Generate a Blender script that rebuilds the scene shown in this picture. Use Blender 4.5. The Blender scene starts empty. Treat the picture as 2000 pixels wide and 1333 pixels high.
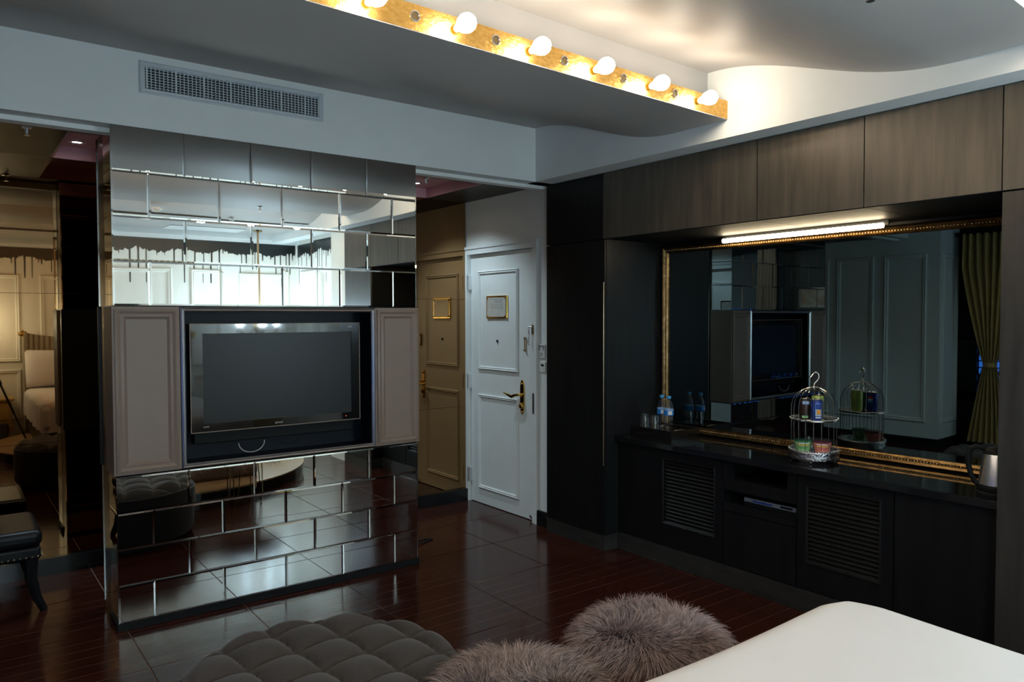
import bpy, math, random
from mathutils import Vector, Matrix
random.seed(7)
R = math.radians
sc = bpy.context.scene
col = sc.collection

# ------------------------------------------------------------------ camera
YAW, PITCH, ROLL = 0.92311515, -0.03174488, -0.00226497
Fv = Vector((math.cos(YAW)*math.cos(PITCH), math.sin(YAW)*math.cos(PITCH), math.sin(PITCH)))
Rv = Vector((math.sin(YAW), -math.cos(YAW), 0)); Uv = Rv.cross(Fv)
R2 = Rv*math.cos(ROLL)+Uv*math.sin(ROLL); U2 = -Rv*math.sin(ROLL)+Uv*math.cos(ROLL)
cd = bpy.data.cameras.new('camera'); cam = bpy.data.objects.new('camera', cd); col.objects.link(cam)
cam.matrix_world = Matrix(((R2.x, U2.x, -Fv.x, 0), (R2.y, U2.y, -Fv.y, 0), (R2.z, U2.z, -Fv.z, 1.5), (0, 0, 0, 1)))
cd.sensor_width = 36; cd.sensor_fit = 'HORIZONTAL'; cd.lens = 1468.88/2000*36; cd.clip_start = 0.02
sc.camera = cam

# ------------------------------------------------------------------ world, exposure, light levels
w = bpy.data.worlds.new('dusk'); sc.world = w; w.use_nodes = True
w.node_tree.nodes['Background'].inputs[0].default_value = (0.05, 0.20, 0.75, 1)
w.node_tree.nodes['Background'].inputs[1].default_value = 2.2
sc.view_settings.view_transform = 'Standard'; sc.view_settings.look = 'None'
sc.view_settings.gamma = 1; sc.view_settings.use_curve_mapping = False
sc.view_settings.exposure = 0.0
sc.cycles.use_denoising = True
sc.cycles.max_bounces = 10; sc.cycles.glossy_bounces = 6; sc.cycles.diffuse_bounces = 4
sc.cycles.transmission_bounces = 8; sc.cycles.sample_clamp_indirect = 4
sc.cycles.caustics_reflective = True; sc.cycles.blur_glossy = 0.5
STRIP_BULB = 58.0      # globe bulbs on the gold boards
CHANDELIER = 560.0     # bedside chandeliers, cool white
LIGHT_BAR = 42.0       # warm bar over the mirror
DOWNLIGHT = 48.0        # watts, entry downlights

# ------------------------------------------------------------------ materials
def mat(name, c, rough=.5, metal=0, noise=.0, scale=20, stretch=(1, 1, 1), bump=0, spec=None, c2=None, coat=0, emit=None, es=0, trans=0, ior=None, sheen=0, alpha=None):
    m = bpy.data.materials.new(name); m.use_nodes = True
    nt = m.node_tree; b = nt.nodes['Principled BSDF']; L = nt.links.new
    b.inputs['Base Color'].default_value = (*c, 1); b.inputs['Roughness'].default_value = rough; b.inputs['Metallic'].default_value = metal
    if spec is not None: b.inputs['Specular IOR Level'].default_value = spec
    if coat: b.inputs['Coat Weight'].default_value = coat; b.inputs['Coat Roughness'].default_value = .06
    if trans: b.inputs['Transmission Weight'].default_value = trans
    if ior: b.inputs['IOR'].default_value = ior
    if sheen: b.inputs['Sheen Weight'].default_value = sheen
    if emit: b.inputs['Emission Color'].default_value = (*emit, 1); b.inputs['Emission Strength'].default_value = es
    if noise or c2 or bump:
        tc = nt.nodes.new('ShaderNodeTexCoord'); mp = nt.nodes.new('ShaderNodeMapping'); mp.inputs['Scale'].default_value = stretch
        nz = nt.nodes.new('ShaderNodeTexNoise'); nz.inputs['Scale'].default_value = scale; nz.inputs['Detail'].default_value = 5
        L(tc.outputs['Object'], mp.inputs[0]); L(mp.outputs[0], nz.inputs['Vector'])
        if noise or c2:
            cr = nt.nodes.new('ShaderNodeValToRGB')
            a = c; d = c2 or tuple(v*(1-noise) for v in c)
            cr.color_ramp.elements[0].position = .3; cr.color_ramp.elements[1].position = .7
            cr.color_ramp.elements[0].color = (*d, 1); cr.color_ramp.elements[1].color = (*a, 1)
            L(nz.outputs['Fac'], cr.inputs[0]); L(cr.outputs[0], b.inputs['Base Color'])
        if bump:
            bp = nt.nodes.new('ShaderNodeBump'); bp.inputs['Strength'].default_value = bump; bp.inputs['Distance'].default_value = .01
            L(nz.outputs['Fac'], bp.inputs['Height']); L(bp.outputs[0], b.inputs['Normal'])
    return m

def floor_mat():
    m = bpy.data.materials.new('lacquered plank tile'); m.use_nodes = True
    nt = m.node_tree; b = nt.nodes['Principled BSDF']; L = nt.links.new
    tc = nt.nodes.new('ShaderNodeTexCoord'); sx = nt.nodes.new('ShaderNodeSeparateXYZ'); L(tc.outputs['Object'], sx.inputs[0])
    # six printed strips along X on each tile (object space, tile centred on its origin)
    a = nt.nodes.new('ShaderNodeMath'); a.operation = 'MULTIPLY_ADD'; a.inputs[1].default_value = 6/.55; a.inputs[2].default_value = 3.0
    L(sx.outputs['Y'], a.inputs[0])
    fr = nt.nodes.new('ShaderNodeMath'); fr.operation = 'PINGPONG'; fr.inputs[1].default_value = .5; L(a.outputs[0], fr.inputs[0])
    lt = nt.nodes.new('ShaderNodeMath'); lt.operation = 'LESS_THAN'; lt.inputs[1].default_value = .017; L(fr.outputs[0], lt.inputs[0])
    oi = nt.nodes.new('ShaderNodeObjectInfo'); mp = nt.nodes.new('ShaderNodeMapping'); mp.inputs['Scale'].default_value = (2.5, 60, 1)
    ad = nt.nodes.new('ShaderNodeVectorMath'); ad.operation = 'ADD'; L(tc.outputs['Object'], ad.inputs[0]); L(oi.outputs['Location'], ad.inputs[1])
    L(ad.outputs[0], mp.inputs[0])
    nz = nt.nodes.new('ShaderNodeTexNoise'); nz.inputs['Scale'].default_value = 1.5; nz.inputs['Detail'].default_value = 6; L(mp.outputs[0], nz.inputs['Vector'])
    cr = nt.nodes.new('ShaderNodeValToRGB'); cr.color_ramp.elements[0].position = .3; cr.color_ramp.elements[1].position = .75
    cr.color_ramp.elements[0].color = (.022, .0054, .0032, 1); cr.color_ramp.elements[1].color = (.047, .0112, .0066, 1); L(nz.outputs['Fac'], cr.inputs[0])
    mx = nt.nodes.new('ShaderNodeMix'); mx.data_type = 'RGBA'; L(lt.outputs[0], mx.inputs[0]); L(cr.outputs[0], mx.inputs[6]); mx.inputs[7].default_value = (.092, .046, .032, 1)
    L(mx.outputs[2], b.inputs['Base Color'])
    b.inputs['Roughness'].default_value = .15; b.inputs['Specular IOR Level'].default_value = .28
    return m

def grid_mat():
    m = bpy.data.materials.new('dark mesh screen'); m.use_nodes = True
    nt = m.node_tree; b = nt.nodes['Principled BSDF']; L = nt.links.new
    tc = nt.nodes.new('ShaderNodeTexCoord'); br = nt.nodes.new('ShaderNodeTexVoronoi'); br.inputs['Scale'].default_value = 28; br.inputs['Randomness'].default_value = 0
    L(tc.outputs['Object'], br.inputs['Vector'])
    cr = nt.nodes.new('ShaderNodeValToRGB'); cr.color_ramp.elements[0].position = .25; cr.color_ramp.elements[1].position = .35
    cr.color_ramp.elements[0].color = (.09, .12, .13, 1); cr.color_ramp.elements[1].color = (.008, .010, .014, 1)
    L(br.outputs['Distance'], cr.inputs[0]); L(cr.outputs[0], b.inputs['Base Color']); b.inputs['Roughness'].default_value = .5
    return m

def thin_glass(name, k=.22, b0=.03):
    m = bpy.data.materials.new(name); m.use_nodes = True; nt = m.node_tree; nt.nodes.clear(); L = nt.links.new
    o = nt.nodes.new('ShaderNodeOutputMaterial'); t = nt.nodes.new('ShaderNodeBsdfTransparent'); g = nt.nodes.new('ShaderNodeBsdfGlossy'); g.inputs['Roughness'].default_value = .02
    lw = nt.nodes.new('ShaderNodeLayerWeight'); lw.inputs[0].default_value = .3; f = nt.nodes.new('ShaderNodeMath'); f.operation = 'MULTIPLY_ADD'; f.inputs[1].default_value = k; f.inputs[2].default_value = b0; L(lw.outputs['Facing'], f.inputs[0]); x = nt.nodes.new('ShaderNodeMixShader')
    nz = nt.nodes.new('ShaderNodeTexNoise'); nz.inputs['Scale'].default_value = 3; bp = nt.nodes.new('ShaderNodeBump'); bp.inputs['Strength'].default_value = .02; L(nz.outputs['Fac'], bp.inputs['Height']); L(bp.outputs[0], g.inputs['Normal'])
    L(f.outputs[0], x.inputs[0]); L(t.outputs[0], x.inputs[1]); L(g.outputs[0], x.inputs[2]); L(x.outputs[0], o.inputs[0]); return m
M = {}
M['wall'] = mat('white wall paint', (.74, .76, .75), .6, noise=.04, scale=6)
M['cream'] = mat('cream wall paint', (.80, .78, .70), .55, noise=.04, scale=5)
M['sage'] = mat('pale sage wall paint', (.62, .66, .63), .55, noise=.05, scale=5)
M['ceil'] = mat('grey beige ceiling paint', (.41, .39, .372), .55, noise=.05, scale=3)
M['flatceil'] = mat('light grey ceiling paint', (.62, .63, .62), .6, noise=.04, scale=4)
M['door'] = mat('white gloss door paint', (.70, .73, .73), .35, noise=.04, scale=8)
M['greybox'] = mat('taupe satin paint', (.225, .168, .135), .45, noise=.05, scale=10)
M['mirror'] = mat('bevelled mirror glass', (.80, .83, .82), .012, 1, noise=.03, scale=2)
M['bronze'] = mat('bronze tinted mirror', (.29, .165, .075), .015, 1, noise=.04, scale=2)
M['darkmirror'] = mat('smoky mirror glass', (.185, .235, .245), .012, 1, noise=.03, scale=2)
M['black'] = mat('black lacquer', (.006, .007, .008), .18, noise=.3, scale=8)
M['blackmatt'] = mat('matt black', (.005, .006, .007), .6, noise=.3, scale=12, spec=.2)
M['navy'] = mat('niche navy laminate', (.005, .008, .014), .4, noise=.3, scale=12, spec=.15)
M['steel'] = mat('brushed steel', (.78, .78, .79), .30, 1, noise=.10, scale=12, stretch=(1, 1, 20))
M['chrome'] = mat('chrome', (.93, .93, .94), .14, 1, noise=.05, scale=10)
M['brass'] = mat('polished brass', (.83, .55, .14), .16, 1, noise=.15, scale=14)
M['antique'] = mat('antique brass', (.42, .32, .18), .3, 1, noise=.2, scale=14)
M['gold'] = mat('gold leaf', (.92, .60, .20), .34, 1, c2=(.70, .40, .10), scale=45, stretch=(1, 1, 1.6), bump=.25)
M['frame'] = mat('antiqued gold frame', (.30, .19, .08), .34, 1, c2=(.12, .07, .03), scale=30)
M['bead'] = mat('gilded bead', (.78, .58, .30), .22, 1, noise=.1, scale=30)
M['louvre'] = mat('charcoal slat paint', (.010, .010, .009), .45, spec=.25, noise=.2, scale=20)
M['wood'] = mat('dark stained oak', (.084, .070, .053), .36, spec=.35, c2=(.046, .039, .030), scale=3.5, stretch=(9, 9, .7), bump=.05)
M['wooddark'] = mat('ebonised oak', (.0085, .0088, .0095), .40, spec=.22, c2=(.005, .005, .006), scale=3.5, stretch=(9, 9, .7), bump=.05)
M['woodshaded'] = mat('shaded dark stained oak', (.034, .031, .028), .38, spec=.3, c2=(.020, .018, .017), scale=3.5, stretch=(9, 9, .7), bump=.05)  # same oak as the overhead doors, with the dimmer light put into its colour
M['stone'] = mat('black polished stone', (.010, .011, .013), .06, noise=.4, scale=60, spec=.6)
M['basestone'] = mat('dark grey stone skirting', (.035, .034, .032), .16, c2=(.022, .022, .022), scale=8, stretch=(1, 1, 4))
M['floor'] = floor_mat()
M['grout'] = mat('pale grout', (.30, .21, .16), .7, noise=.2, scale=40)
M['corrceil'] = mat('dark bronze ceiling panel', (.020, .017, .012), .4, spec=.3, c2=(.012, .010, .008), scale=3, stretch=(1, 12, 1))
M['mauve'] = mat('mauve paint', (.50, .25, .29), .5, noise=.1, scale=6)
M['bulb'] = mat('warm frosted bulb', (1, .9, .75), .3, emit=(1, .86, .67), es=STRIP_BULB, noise=.01)
M['coolbulb'] = mat('cool candle bulb', (1, 1, 1), .3, emit=(.60, .83, 1.0), es=CHANDELIER, noise=.01)
M['bar'] = mat('warm light bar', (1, .95, .85), .3, emit=(1, .80, .50), es=LIGHT_BAR, noise=.01)
M['lens'] = mat('downlight lens', (1, 1, 1), .3, emit=(1, .95, .92), es=18, noise=.01)
M['screen'] = mat('matt display panel', (.011, .013, .015), .36, noise=.05, scale=4, spec=.28)
M['gloss'] = mat('piano black plastic', (.004, .005, .006), .04, noise=.2, scale=5, spec=.6)
M['print'] = mat('grey print', (.35, .36, .38), .4, noise=.1)
M['redled'] = mat('red standby light', (.8, .05, .02), .4, emit=(1, .08, .04), es=2, noise=.02)
M['wire'] = mat('white cable sheath', (.5, .5, .48), .5, noise=.1)
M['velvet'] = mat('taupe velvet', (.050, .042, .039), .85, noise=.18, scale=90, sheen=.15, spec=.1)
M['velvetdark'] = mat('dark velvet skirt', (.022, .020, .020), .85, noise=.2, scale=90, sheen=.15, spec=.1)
M['fur1'] = mat('mauve grey faux fur', (.46, .345, .325), .55, c2=(.17, .12, .113), scale=38)
M['fur2'] = mat('brown grey faux fur', (.42, .32, .288), .55, c2=(.16, .112, .10), scale=38)
M['fur3'] = mat('slate faux fur', (.12, .115, .11), .55, c2=(.06, .058, .055), scale=9)
M['furskin'] = mat('fur backing', (.07, .052, .05), .9, noise=.2)
M['linen'] = mat('white bed linen', (.77, .745, .74), .75, noise=.03, scale=5, bump=.08)
M['headboard'] = mat('olive beige satin', (.36, .30, .20), .45, noise=.12, scale=12, sheen=.3)
M['bedbase'] = mat('brown leather', (.10, .055, .03), .4, noise=.2, scale=25)
M['oakfloor'] = mat('light oak boards', (.42, .27, .14), .25, c2=(.30, .18, .085), scale=3, stretch=(1, 14, 1))
M['leather'] = mat('black leather', (.006, .007, .009), .38, spec=.22, noise=.3, scale=60, bump=.12)
M['curtain'] = mat('mustard curtain', (.42, .285, .085), .7, c2=(.28, .19, .055), scale=60, stretch=(1, 1, .2), sheen=.3)
M['sheer'] = mat('pale curtain', (.46, .40, .36), .7, noise=.15, scale=30)
M['meshscreen'] = grid_mat()
M['glass'] = thin_glass('clear glass', .55, .05)
M['pet'] = thin_glass('clear bottle plastic', .60, .08)
M['bluecap'] = mat('sky blue cap', (.04, .32, .75), .35, noise=.05)
M['bluelabel'] = mat('blue label film', (.015, .17, .62), .3, c2=(.03, .30, .80), scale=30)
M['palelabel'] = mat('pale blue label film', (.35, .55, .85), .3, noise=.1, scale=40)
M['tray'] = mat('black tray', (.008, .007, .007), .25, noise=.2)
M['card'] = mat('pink card', (.62, .42, .36), .6, noise=.1, scale=30)
M['silverlace'] = mat('pierced silver', (.75, .75, .78), .18, 1, c2=(.30, .30, .33), scale=95, bump=.5)
M['canblue'] = mat('blue can print', (.012, .055, .32), .3, .3, c2=(.01, .03, .18), scale=25)
M['candark'] = mat('dark brown can print', (.05, .02, .015), .3, .3, c2=(.01, .012, .012), scale=30)
M['cangreen'] = mat('yellow green can print', (.52, .60, .14), .35, .2, c2=(.30, .45, .10), scale=30)
M['noodlegreen'] = mat('green paper bowl', (.03, .25, .09), .4, c2=(.30, .55, .25), scale=45)
M['noodlered'] = mat('red paper bowl', (.55, .07, .09), .4, c2=(.75, .35, .25), scale=45)
M['yellow'] = mat('yellow print', (.75, .48, .05), .4, noise=.1, scale=40)
M['orange'] = mat('orange print', (.85, .38, .03), .4, noise=.15, scale=60)
M['greenlid'] = mat('green clear lid', (.02, .12, .06), .2, noise=.15)
M['redlid'] = mat('maroon clear lid', (.14, .03, .05), .2, noise=.15)
M['whiteprint'] = mat('white print', (.75, .78, .80), .4, noise=.05)
M['redprint'] = mat('red print', (.62, .03, .03), .4, noise=.05)
M['paper'] = mat('notice paper', (.66, .66, .62), .3, noise=.06, scale=20)
M['ink'] = mat('grey ink', (.22, .22, .26), .6, noise=.1)
M['perspex'] = thin_glass('clear acrylic cover')
M['pane'] = thin_glass('window glass')
M['plastic'] = mat('white switch plastic', (.62, .63, .61), .4, noise=.04)
M['ochre'] = mat('ochre lacquered wood', (.50, .34, .10), .35, c2=(.38, .25, .07), scale=12)
M['tan'] = mat('tan fabric cord', (.45, .30, .15), .6, noise=.1)
M['dvd'] = mat('silver blue player front', (.38, .43, .50), .25, .7, noise=.08, scale=40)
M['paintdrip'] = mat('black dripping paint', (.012, .016, .016), .3, noise=.2)
M['art'] = mat('faded print', (.55, .55, .50), .5, c2=(.32, .16, .10), scale=9)
M['vent'] = mat('grey white vent metal', (.60, .64, .67), .4, noise=.06, scale=30)
M['dust'] = mat('dark duct', (.012, .016, .02), .8, noise=.2)

# ------------------------------------------------------------------ mesh helpers
def wloc(o):
    v = Vector((0, 0, 0))
    while o is not None:
        v = v + o.location; o = o.parent
    return v

class MB:
    def __init__(s): s.v = []; s.f = []; s.T = None
    def add(s, vs, fs):
        n = len(s.v)
        s.v += [tuple(s.T(Vector(p))) if s.T else tuple(p) for p in vs]
        s.f += [tuple(i+n for i in f) for f in fs]; return s
    def box(s, x0, y0, z0, x1, y1, z1):
        return s.add([(x0, y0, z0), (x1, y0, z0), (x1, y1, z0), (x0, y1, z0), (x0, y0, z1), (x1, y0, z1), (x1, y1, z1), (x0, y1, z1)],
                     [(0, 3, 2, 1), (4, 5, 6, 7), (0, 1, 5, 4), (1, 2, 6, 5), (2, 3, 7, 6), (3, 0, 4, 7)])
    def cyl(s, p0, p1, r0, r1=None, n=12, caps=True):
        return s.tube([p0, p1], [r0, r0 if r1 is None else r1], n, caps)
    def tube(s, pts, r, n=8, caps=True):
        pts = [Vector(p) for p in pts]; m = len(pts); rr = r if isinstance(r, (list, tuple)) else [r]*m
        vs = []; fs = []; up = None
        for i, p in enumerate(pts):
            d = (pts[min(i+1, m-1)]-pts[max(i-1, 0)]).normalized()
            if up is None:
                up = Vector((0, 0, 1)) if abs(d.z) < .9 else Vector((1, 0, 0))
            a = d.cross(up)
            if a.length < 1e-5: a = d.orthogonal()
            a.normalize(); b = d.cross(a).normalized(); up = -b if False else a.cross(d)
            for k in range(n):
                t = 2*math.pi*k/n; vs.append(p+a*math.cos(t)*rr[i]+b*math.sin(t)*rr[i])
        for i in range(m-1):
            for k in range(n):
                fs.append((i*n+k, i*n+(k+1) % n, (i+1)*n+(k+1) % n, (i+1)*n+k))
        if caps: fs.append(tuple(range(n-1, -1, -1))); fs.append(tuple((m-1)*n+k for k in range(n)))
        return s.add(vs, fs)
    def lathe(s, prof, c=(0, 0, 0), n=24, axis='z', close=True):
        vs = []; fs = []; m = len(prof)
        for r, h in prof:
            for k in range(n):
                t = 2*math.pi*k/n; a, b = r*math.cos(t), r*math.sin(t)
                vs.append({'z': (c[0]+a, c[1]+b, c[2]+h), 'y': (c[0]+a, c[1]+h, c[2]+b), 'x': (c[0]+h, c[1]+a, c[2]+b)}[axis])
        for i in range(m-1):
            for k in range(n): fs.append((i*n+k, i*n+(k+1) % n, (i+1)*n+(k+1) % n, (i+1)*n+k))
        if close: fs.append(tuple(range(n-1, -1, -1))); fs.append(tuple((m-1)*n+k for k in range(n)))
        return s.add(vs, fs)
    def sphere(s, c, r, n=12, m=8, sc_=(1, 1, 1)):
        prof = [(max(1e-4, r*math.sin(math.pi*i/m)), -r*math.cos(math.pi*i/m)) for i in range(m+1)]
        vs = []; fs = []
        for rr, h in prof:
            for k in range(n):
                t = 2*math.pi*k/n; vs.append((c[0]+rr*math.cos(t)*sc_[0], c[1]+rr*math.sin(t)*sc_[1], c[2]+h*sc_[2]))
        for i in range(m):
            for k in range(n): fs.append((i*n+k, i*n+(k+1) % n, (i+1)*n+(k+1) % n, (i+1)*n+k))
        return s.add(vs, fs)
    def prism(s, poly, off):
        n = len(poly); o = Vector(off)
        vs = [Vector(p) for p in poly]+[Vector(p)+o for p in poly]
        return s.add(vs, [tuple(range(n-1, -1, -1)), tuple(range(n, 2*n))]+[(i, (i+1) % n, n+(i+1) % n, n+i) for i in range(n)])
    def grid(s, fn, nu, nv):
        vs = [fn(i/nu, j/nv) for i in range(nu+1) for j in range(nv+1)]
        fs = [(i*(nv+1)+j, (i+1)*(nv+1)+j, (i+1)*(nv+1)+j+1, i*(nv+1)+j+1) for i in range(nu) for j in range(nv)]
        return s.add(vs, fs)
    def build(s, name, m, parent=None, smooth=False, bevel=0, angle=40, kind=None, label=None):
        o0 = wloc(parent) if parent is not None else Vector((0, 0, 0))
        me = bpy.data.meshes.new(name); me.from_pydata([tuple(Vector(p)-o0) for p in s.v], [], s.f); me.update()
        import bmesh
        bm = bmesh.new(); bm.from_mesh(me); bmesh.ops.recalc_face_normals(bm, faces=bm.faces); bm.to_mesh(me); bm.free()
        me.materials.append(M[m] if isinstance(m, str) else m)
        if smooth:
            me.polygons.foreach_set('use_smooth', [True]*len(me.polygons)); me.set_sharp_from_angle(angle=R(angle))
        o = bpy.data.objects.new(name, me); col.objects.link(o)
        if parent is not None: o.parent = parent
        if bevel:
            b = o.modifiers.new('bevel', 'BEVEL'); b.width = bevel; b.segments = 4 if m == 'leather' else 2; b.limit_method = 'ANGLE'
        if kind: o['kind'] = kind
        if label: o['label'] = label
        return o

def bx(name, m, b, parent=None, **k): return MB().box(*b).build(name, m, parent, **k)
def tag(o, label, cat, group=None):
    o['label'] = label; o['category'] = cat
    if group: o['group'] = group
    return o
def thing(name, label, cat, loc, group=None):
    o = bpy.data.objects.new(name, None); col.objects.link(o); o.location = loc; o.empty_display_size = .05
    return tag(o, label, cat, group)
def struct(name, mb, m, **k):
    o = mb.build(name, m, **k); o['kind'] = 'structure'; return o
def share(src, name, loc, parent, rot=(0, 0, 0)):
    o = bpy.data.objects.new(name, src.data); col.objects.link(o); o.parent = parent; o.location = loc; o.rotation_euler = rot; return o
def text(name, s, size, m, loc, rot, parent, shear=0):
    cu = bpy.data.curves.new(name, 'FONT'); cu.body = s; cu.size = size; cu.align_x = 'CENTER'; cu.align_y = 'CENTER'; cu.shear = shear; cu.extrude = .0004
    t = bpy.data.objects.new(name+'_tmp', cu); col.objects.link(t)
    dg = bpy.context.evaluated_depsgraph_get(); me = bpy.data.meshes.new_from_object(t.evaluated_get(dg)); bpy.data.objects.remove(t)
    me.materials.clear(); me.materials.append(M[m])
    o = bpy.data.objects.new(name, me); col.objects.link(o); o.parent = parent; o.location = Vector(loc)-wloc(parent); o.rotation_euler = rot; return o
def copy_tree(o, parent=None):
    c = o.copy(); col.objects.link(c); c.parent = parent
    for ch in list(o.children): copy_tree(ch, c)
    return c
def molding(u0, v0, u1, v1, wd, dp, P):
    """picture-frame moulding as one closed loop; P(u, v, depth) -> world point"""
    prof = [(0, 0), (.0, .6), (.25, 1.0), (.5, .55), (.75, .8), (1, .25), (1, 0)]
    vs = []; fs = []; n = len(prof)
    for cx, cy, sx, sy in ((u0, v0, 1, 1), (u1, v0, -1, 1), (u1, v1, -1, -1), (u0, v1, 1, -1)):
        for a, h in prof: vs.append(P(cx+sx*a*wd, cy+sy*a*wd, h*dp))
    for i in range(4):
        j = (i+1) % 4
        for k in range(n-1): fs.append((i*n+k, j*n+k, j*n+k+1, i*n+k+1))
    return vs, fs

# ================================================================== STRUCTURE
# ---- floor: grout bed and tiles
floor = struct('floor', MB().box(-2.3, -1.3, -.12, 4.3, 5.3, -.004), 'grout')
T = .55
tile0 = None
for i in range(-5, 6):
    for j in range(-7, 6):
        x = .677+T*i+T/2; y = 2.37+T*j+T/2
        if x < -2.1 or x > 3.75 or y < -1.3 or y > 5.3: continue
        if tile0 is None:
            h = T/2-.0020; c = .0012
            mb = MB().add([(-h, -h, -.01), (h, -h, -.01), (h, h, -.01), (-h, h, -.01), (-h, -h, -c), (h, -h, -c), (h, h, -c), (-h, h, -c),
                           (-h+c, -h+c, 0), (h-c, -h+c, 0), (h-c, h-c, 0), (-h+c, h-c, 0)],
                          [(0, 3, 2, 1), (8, 9, 10, 11)]+[(a, (a+1) % 4, 4+(a+1) % 4, 4+a) for a in range(4)]+[(4+a, 4+(a+1) % 4, 8+(a+1) % 4, 8+a) for a in range(4)])
            tile0 = mb.build('tile', 'floor', floor); tile0.location = (x, y, 0)
        else: share(tile0, 'tile', (x, y, 0), floor)

# ---- back wall with dripping paint (behind the camera, seen in the mirrors)
WB = -1.12
wall_back = struct('wall_back', MB().box(-2.2, WB-.1, 0, 4.1, WB, 2.9), 'cream')
PB = lambda u, v, d: (u, WB+d, v)
for u0, u1 in ((-1.5, -.75), (-.55, .25), (.45, .78), (1.0, 2.05), (2.25, 2.62), (2.8, 3.4)):
    for v0, v1 in ((.95, 2.05), (.22, .85)):
        MB().add(*molding(u0, v0, u1, v1, .045, .022, PB)).build('panel_moulding', 'cream', wall_back, smooth=True)
struct('trim_1', MB().box(-2.1, WB, 2.44, 3.52, WB+.05, 2.5).box(-2.1, WB, 2.40, 3.52, WB+.02, 2.44), 'wall')
def drips(P, u0, u1, top, parent):
    mb = MB(); poly = []; u = u0
    while u < u1:
        poly.append((u, top-.085-.05*abs(math.sin(u*7.3))-.03*random.random())); u += .018
    poly.append((u1, top-.1))
    vs = []; fs = []
    for u, v in poly: vs += [P(u, top, .0015), P(u, v, .0015)]
    for i in range(len(poly)-1): fs.append((2*i, 2*i+1, 2*i+3, 2*i+2))
    mb.add(vs, fs)
    u = u0+.03
    while u < u1-.03:
        L_ = random.choice((.06, .1, .12, .16, .22, .3, .42)); wd = random.uniform(.004, .010); t0 = top-.08
        pts = [(u-wd*2.2, t0), (u-wd, t0-.06), (u-wd*.7, t0-L_), (u, t0-L_-.012), (u+wd*.7, t0-L_), (u+wd, t0-.06), (u+wd*2.2, t0)]
        mb.add([P(a, b, .002) for a, b in pts], [tuple(range(len(pts)))]); u += random.uniform(.035, .11)
    return mb.build('paint_drips', 'paintdrip', parent)
drips(PB, -2.0, 3.5, 2.40, wall_back)

# ---- right hand side walls
wall_right = struct('wall_right', MB().box(4.0, -1.2, 0, 4.1, 4.1, 2.9), 'wooddark')
wall_return = struct('wall_bedside', MB().box(3.52, -1.12, 0, 3.62, .25, 2.9), 'cream')
PR = lambda u, v, d: (3.52-d, u, v)
drips(PR, -1.1, .24, 2.40, wall_return)
for u0, u1 in ((-1.0, -.5), (-.38, .15)):
    MB().add(*molding(u0, .95, u1, 2.05, .045, .022, PR)).build('panel_moulding', 'cream', wall_return, smooth=True)
struct('trim_2', MB().box(3.36, .25, 0, 3.62, .62, 2.41), 'cream')
struct('wall_fascia', MB().box(3.198, -1.12, 2.41, 3.36, 4.06, 2.86), 'wall')

# ---- bulkhead above the pillar, entry door wall, far wall
bulk = struct('wall_bulkhead', MB().box(-1.45, 3.96, 2.41, 3.198, 4.06, 2.86), 'wall')
struct('trim_3', MB().box(-1.45, 4.06, 2.388, 3.41, 4.13, 2.45), 'wall')
wall_door = struct('wall_entry', MB().box(3.41, 4.022, 0, 3.51, 4.20, 2.5).box(3.41, 4.20, 2.05, 3.51, 5.25, 2.5).box(3.20, 3.96, 2.41, 3.41, 4.13, 2.5).box(3.51, 4.1, 0, 3.56, 5.25, 2.5), 'wall')
wall_far = struct('wall_far', MB().box(-1.5, 5.135, 0, 3.6, 5.25, 2.7), 'blackmatt')
for a, b in ((-1.3, .235), (.237, 1.80), (1.802, 3.40)):
    for z0, z1 in ((.101, .773), (.775, 1.643), (1.645, 2.43)):
        bx('mirror_panel', 'bronze', (a, 5.12, z0, b, 5.134, z1), wall_far)
struct('baseboard_far', MB().box(-1.3, 5.09, 0, 3.41, 5.135, .1), 'black')
struct('baseboard_entry', MB().box(3.39, 4.03, 0, 3.41, 4.19, .105), 'blackmatt')

# ---- left wall (seen in the framed mirror), window bay
wall_left = struct('wall_left', MB().box(-1.42, 3.6, 0, -1.3, 5.25, 2.6), 'sage')
PL = lambda u, v, d: (-1.3+d, u, v)
for u0, u1 in ((3.74, 4.22), (4.34, 4.80), (4.9, 5.08)):
    MB().add(*molding(u0, .27, u1, 2.22, .05, .02, PL)).build('panel_moulding', 'sage', wall_left, smooth=True)
wall_bay = struct('wall_bay', MB().box(-1.85, 3.6, 0, -1.42, 3.7, 2.6), 'sage')
MB().add(*molding(-1.80, .27, -1.36, 2.22, .05, .02, lambda u, v, d: (u, 3.6-d, v))).build('panel_moulding', 'sage', wall_bay, smooth=True)
wall_window = struct('wall_window', MB().box(-1.95, -1.2, 0, -1.85, .25, 2.6).box(-1.95, .25, 0, -1.85, 3.7, .62).box(-1.95, .25, 2.42, -1.85, 3.7, 2.6)
                     .box(-1.95, .25, 1.22, -1.85, 3.7, 1.26).box(-1.95, 3.40, .5, -1.85, 3.7, 2.5), 'blackmatt')
struct('baseboard_left', MB().box(-1.3, 3.58, 0, -1.28, 5.09, .09).box(-1.85, 3.58, 0, -1.3, 3.6, .09), 'blackmatt')
win = struct('window_1', MB().box(-1.93, .25, .62, -1.86, .29, 2.42).box(-1.93, 3.62, .62, -1.86, 3.66, 2.42).box(-1.93, 1.9, .62, -1.86, 1.94, 2.42), 'blackmatt')
bx('mesh_screen', 'meshscreen', (-1.90, .25, 1.24, -1.885, 3.66, 2.42), win)
bx('pane', 'pane', (-1.925, .25, .62, -1.920, 3.66, 1.24), win)
mb = MB(); y = .27
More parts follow.
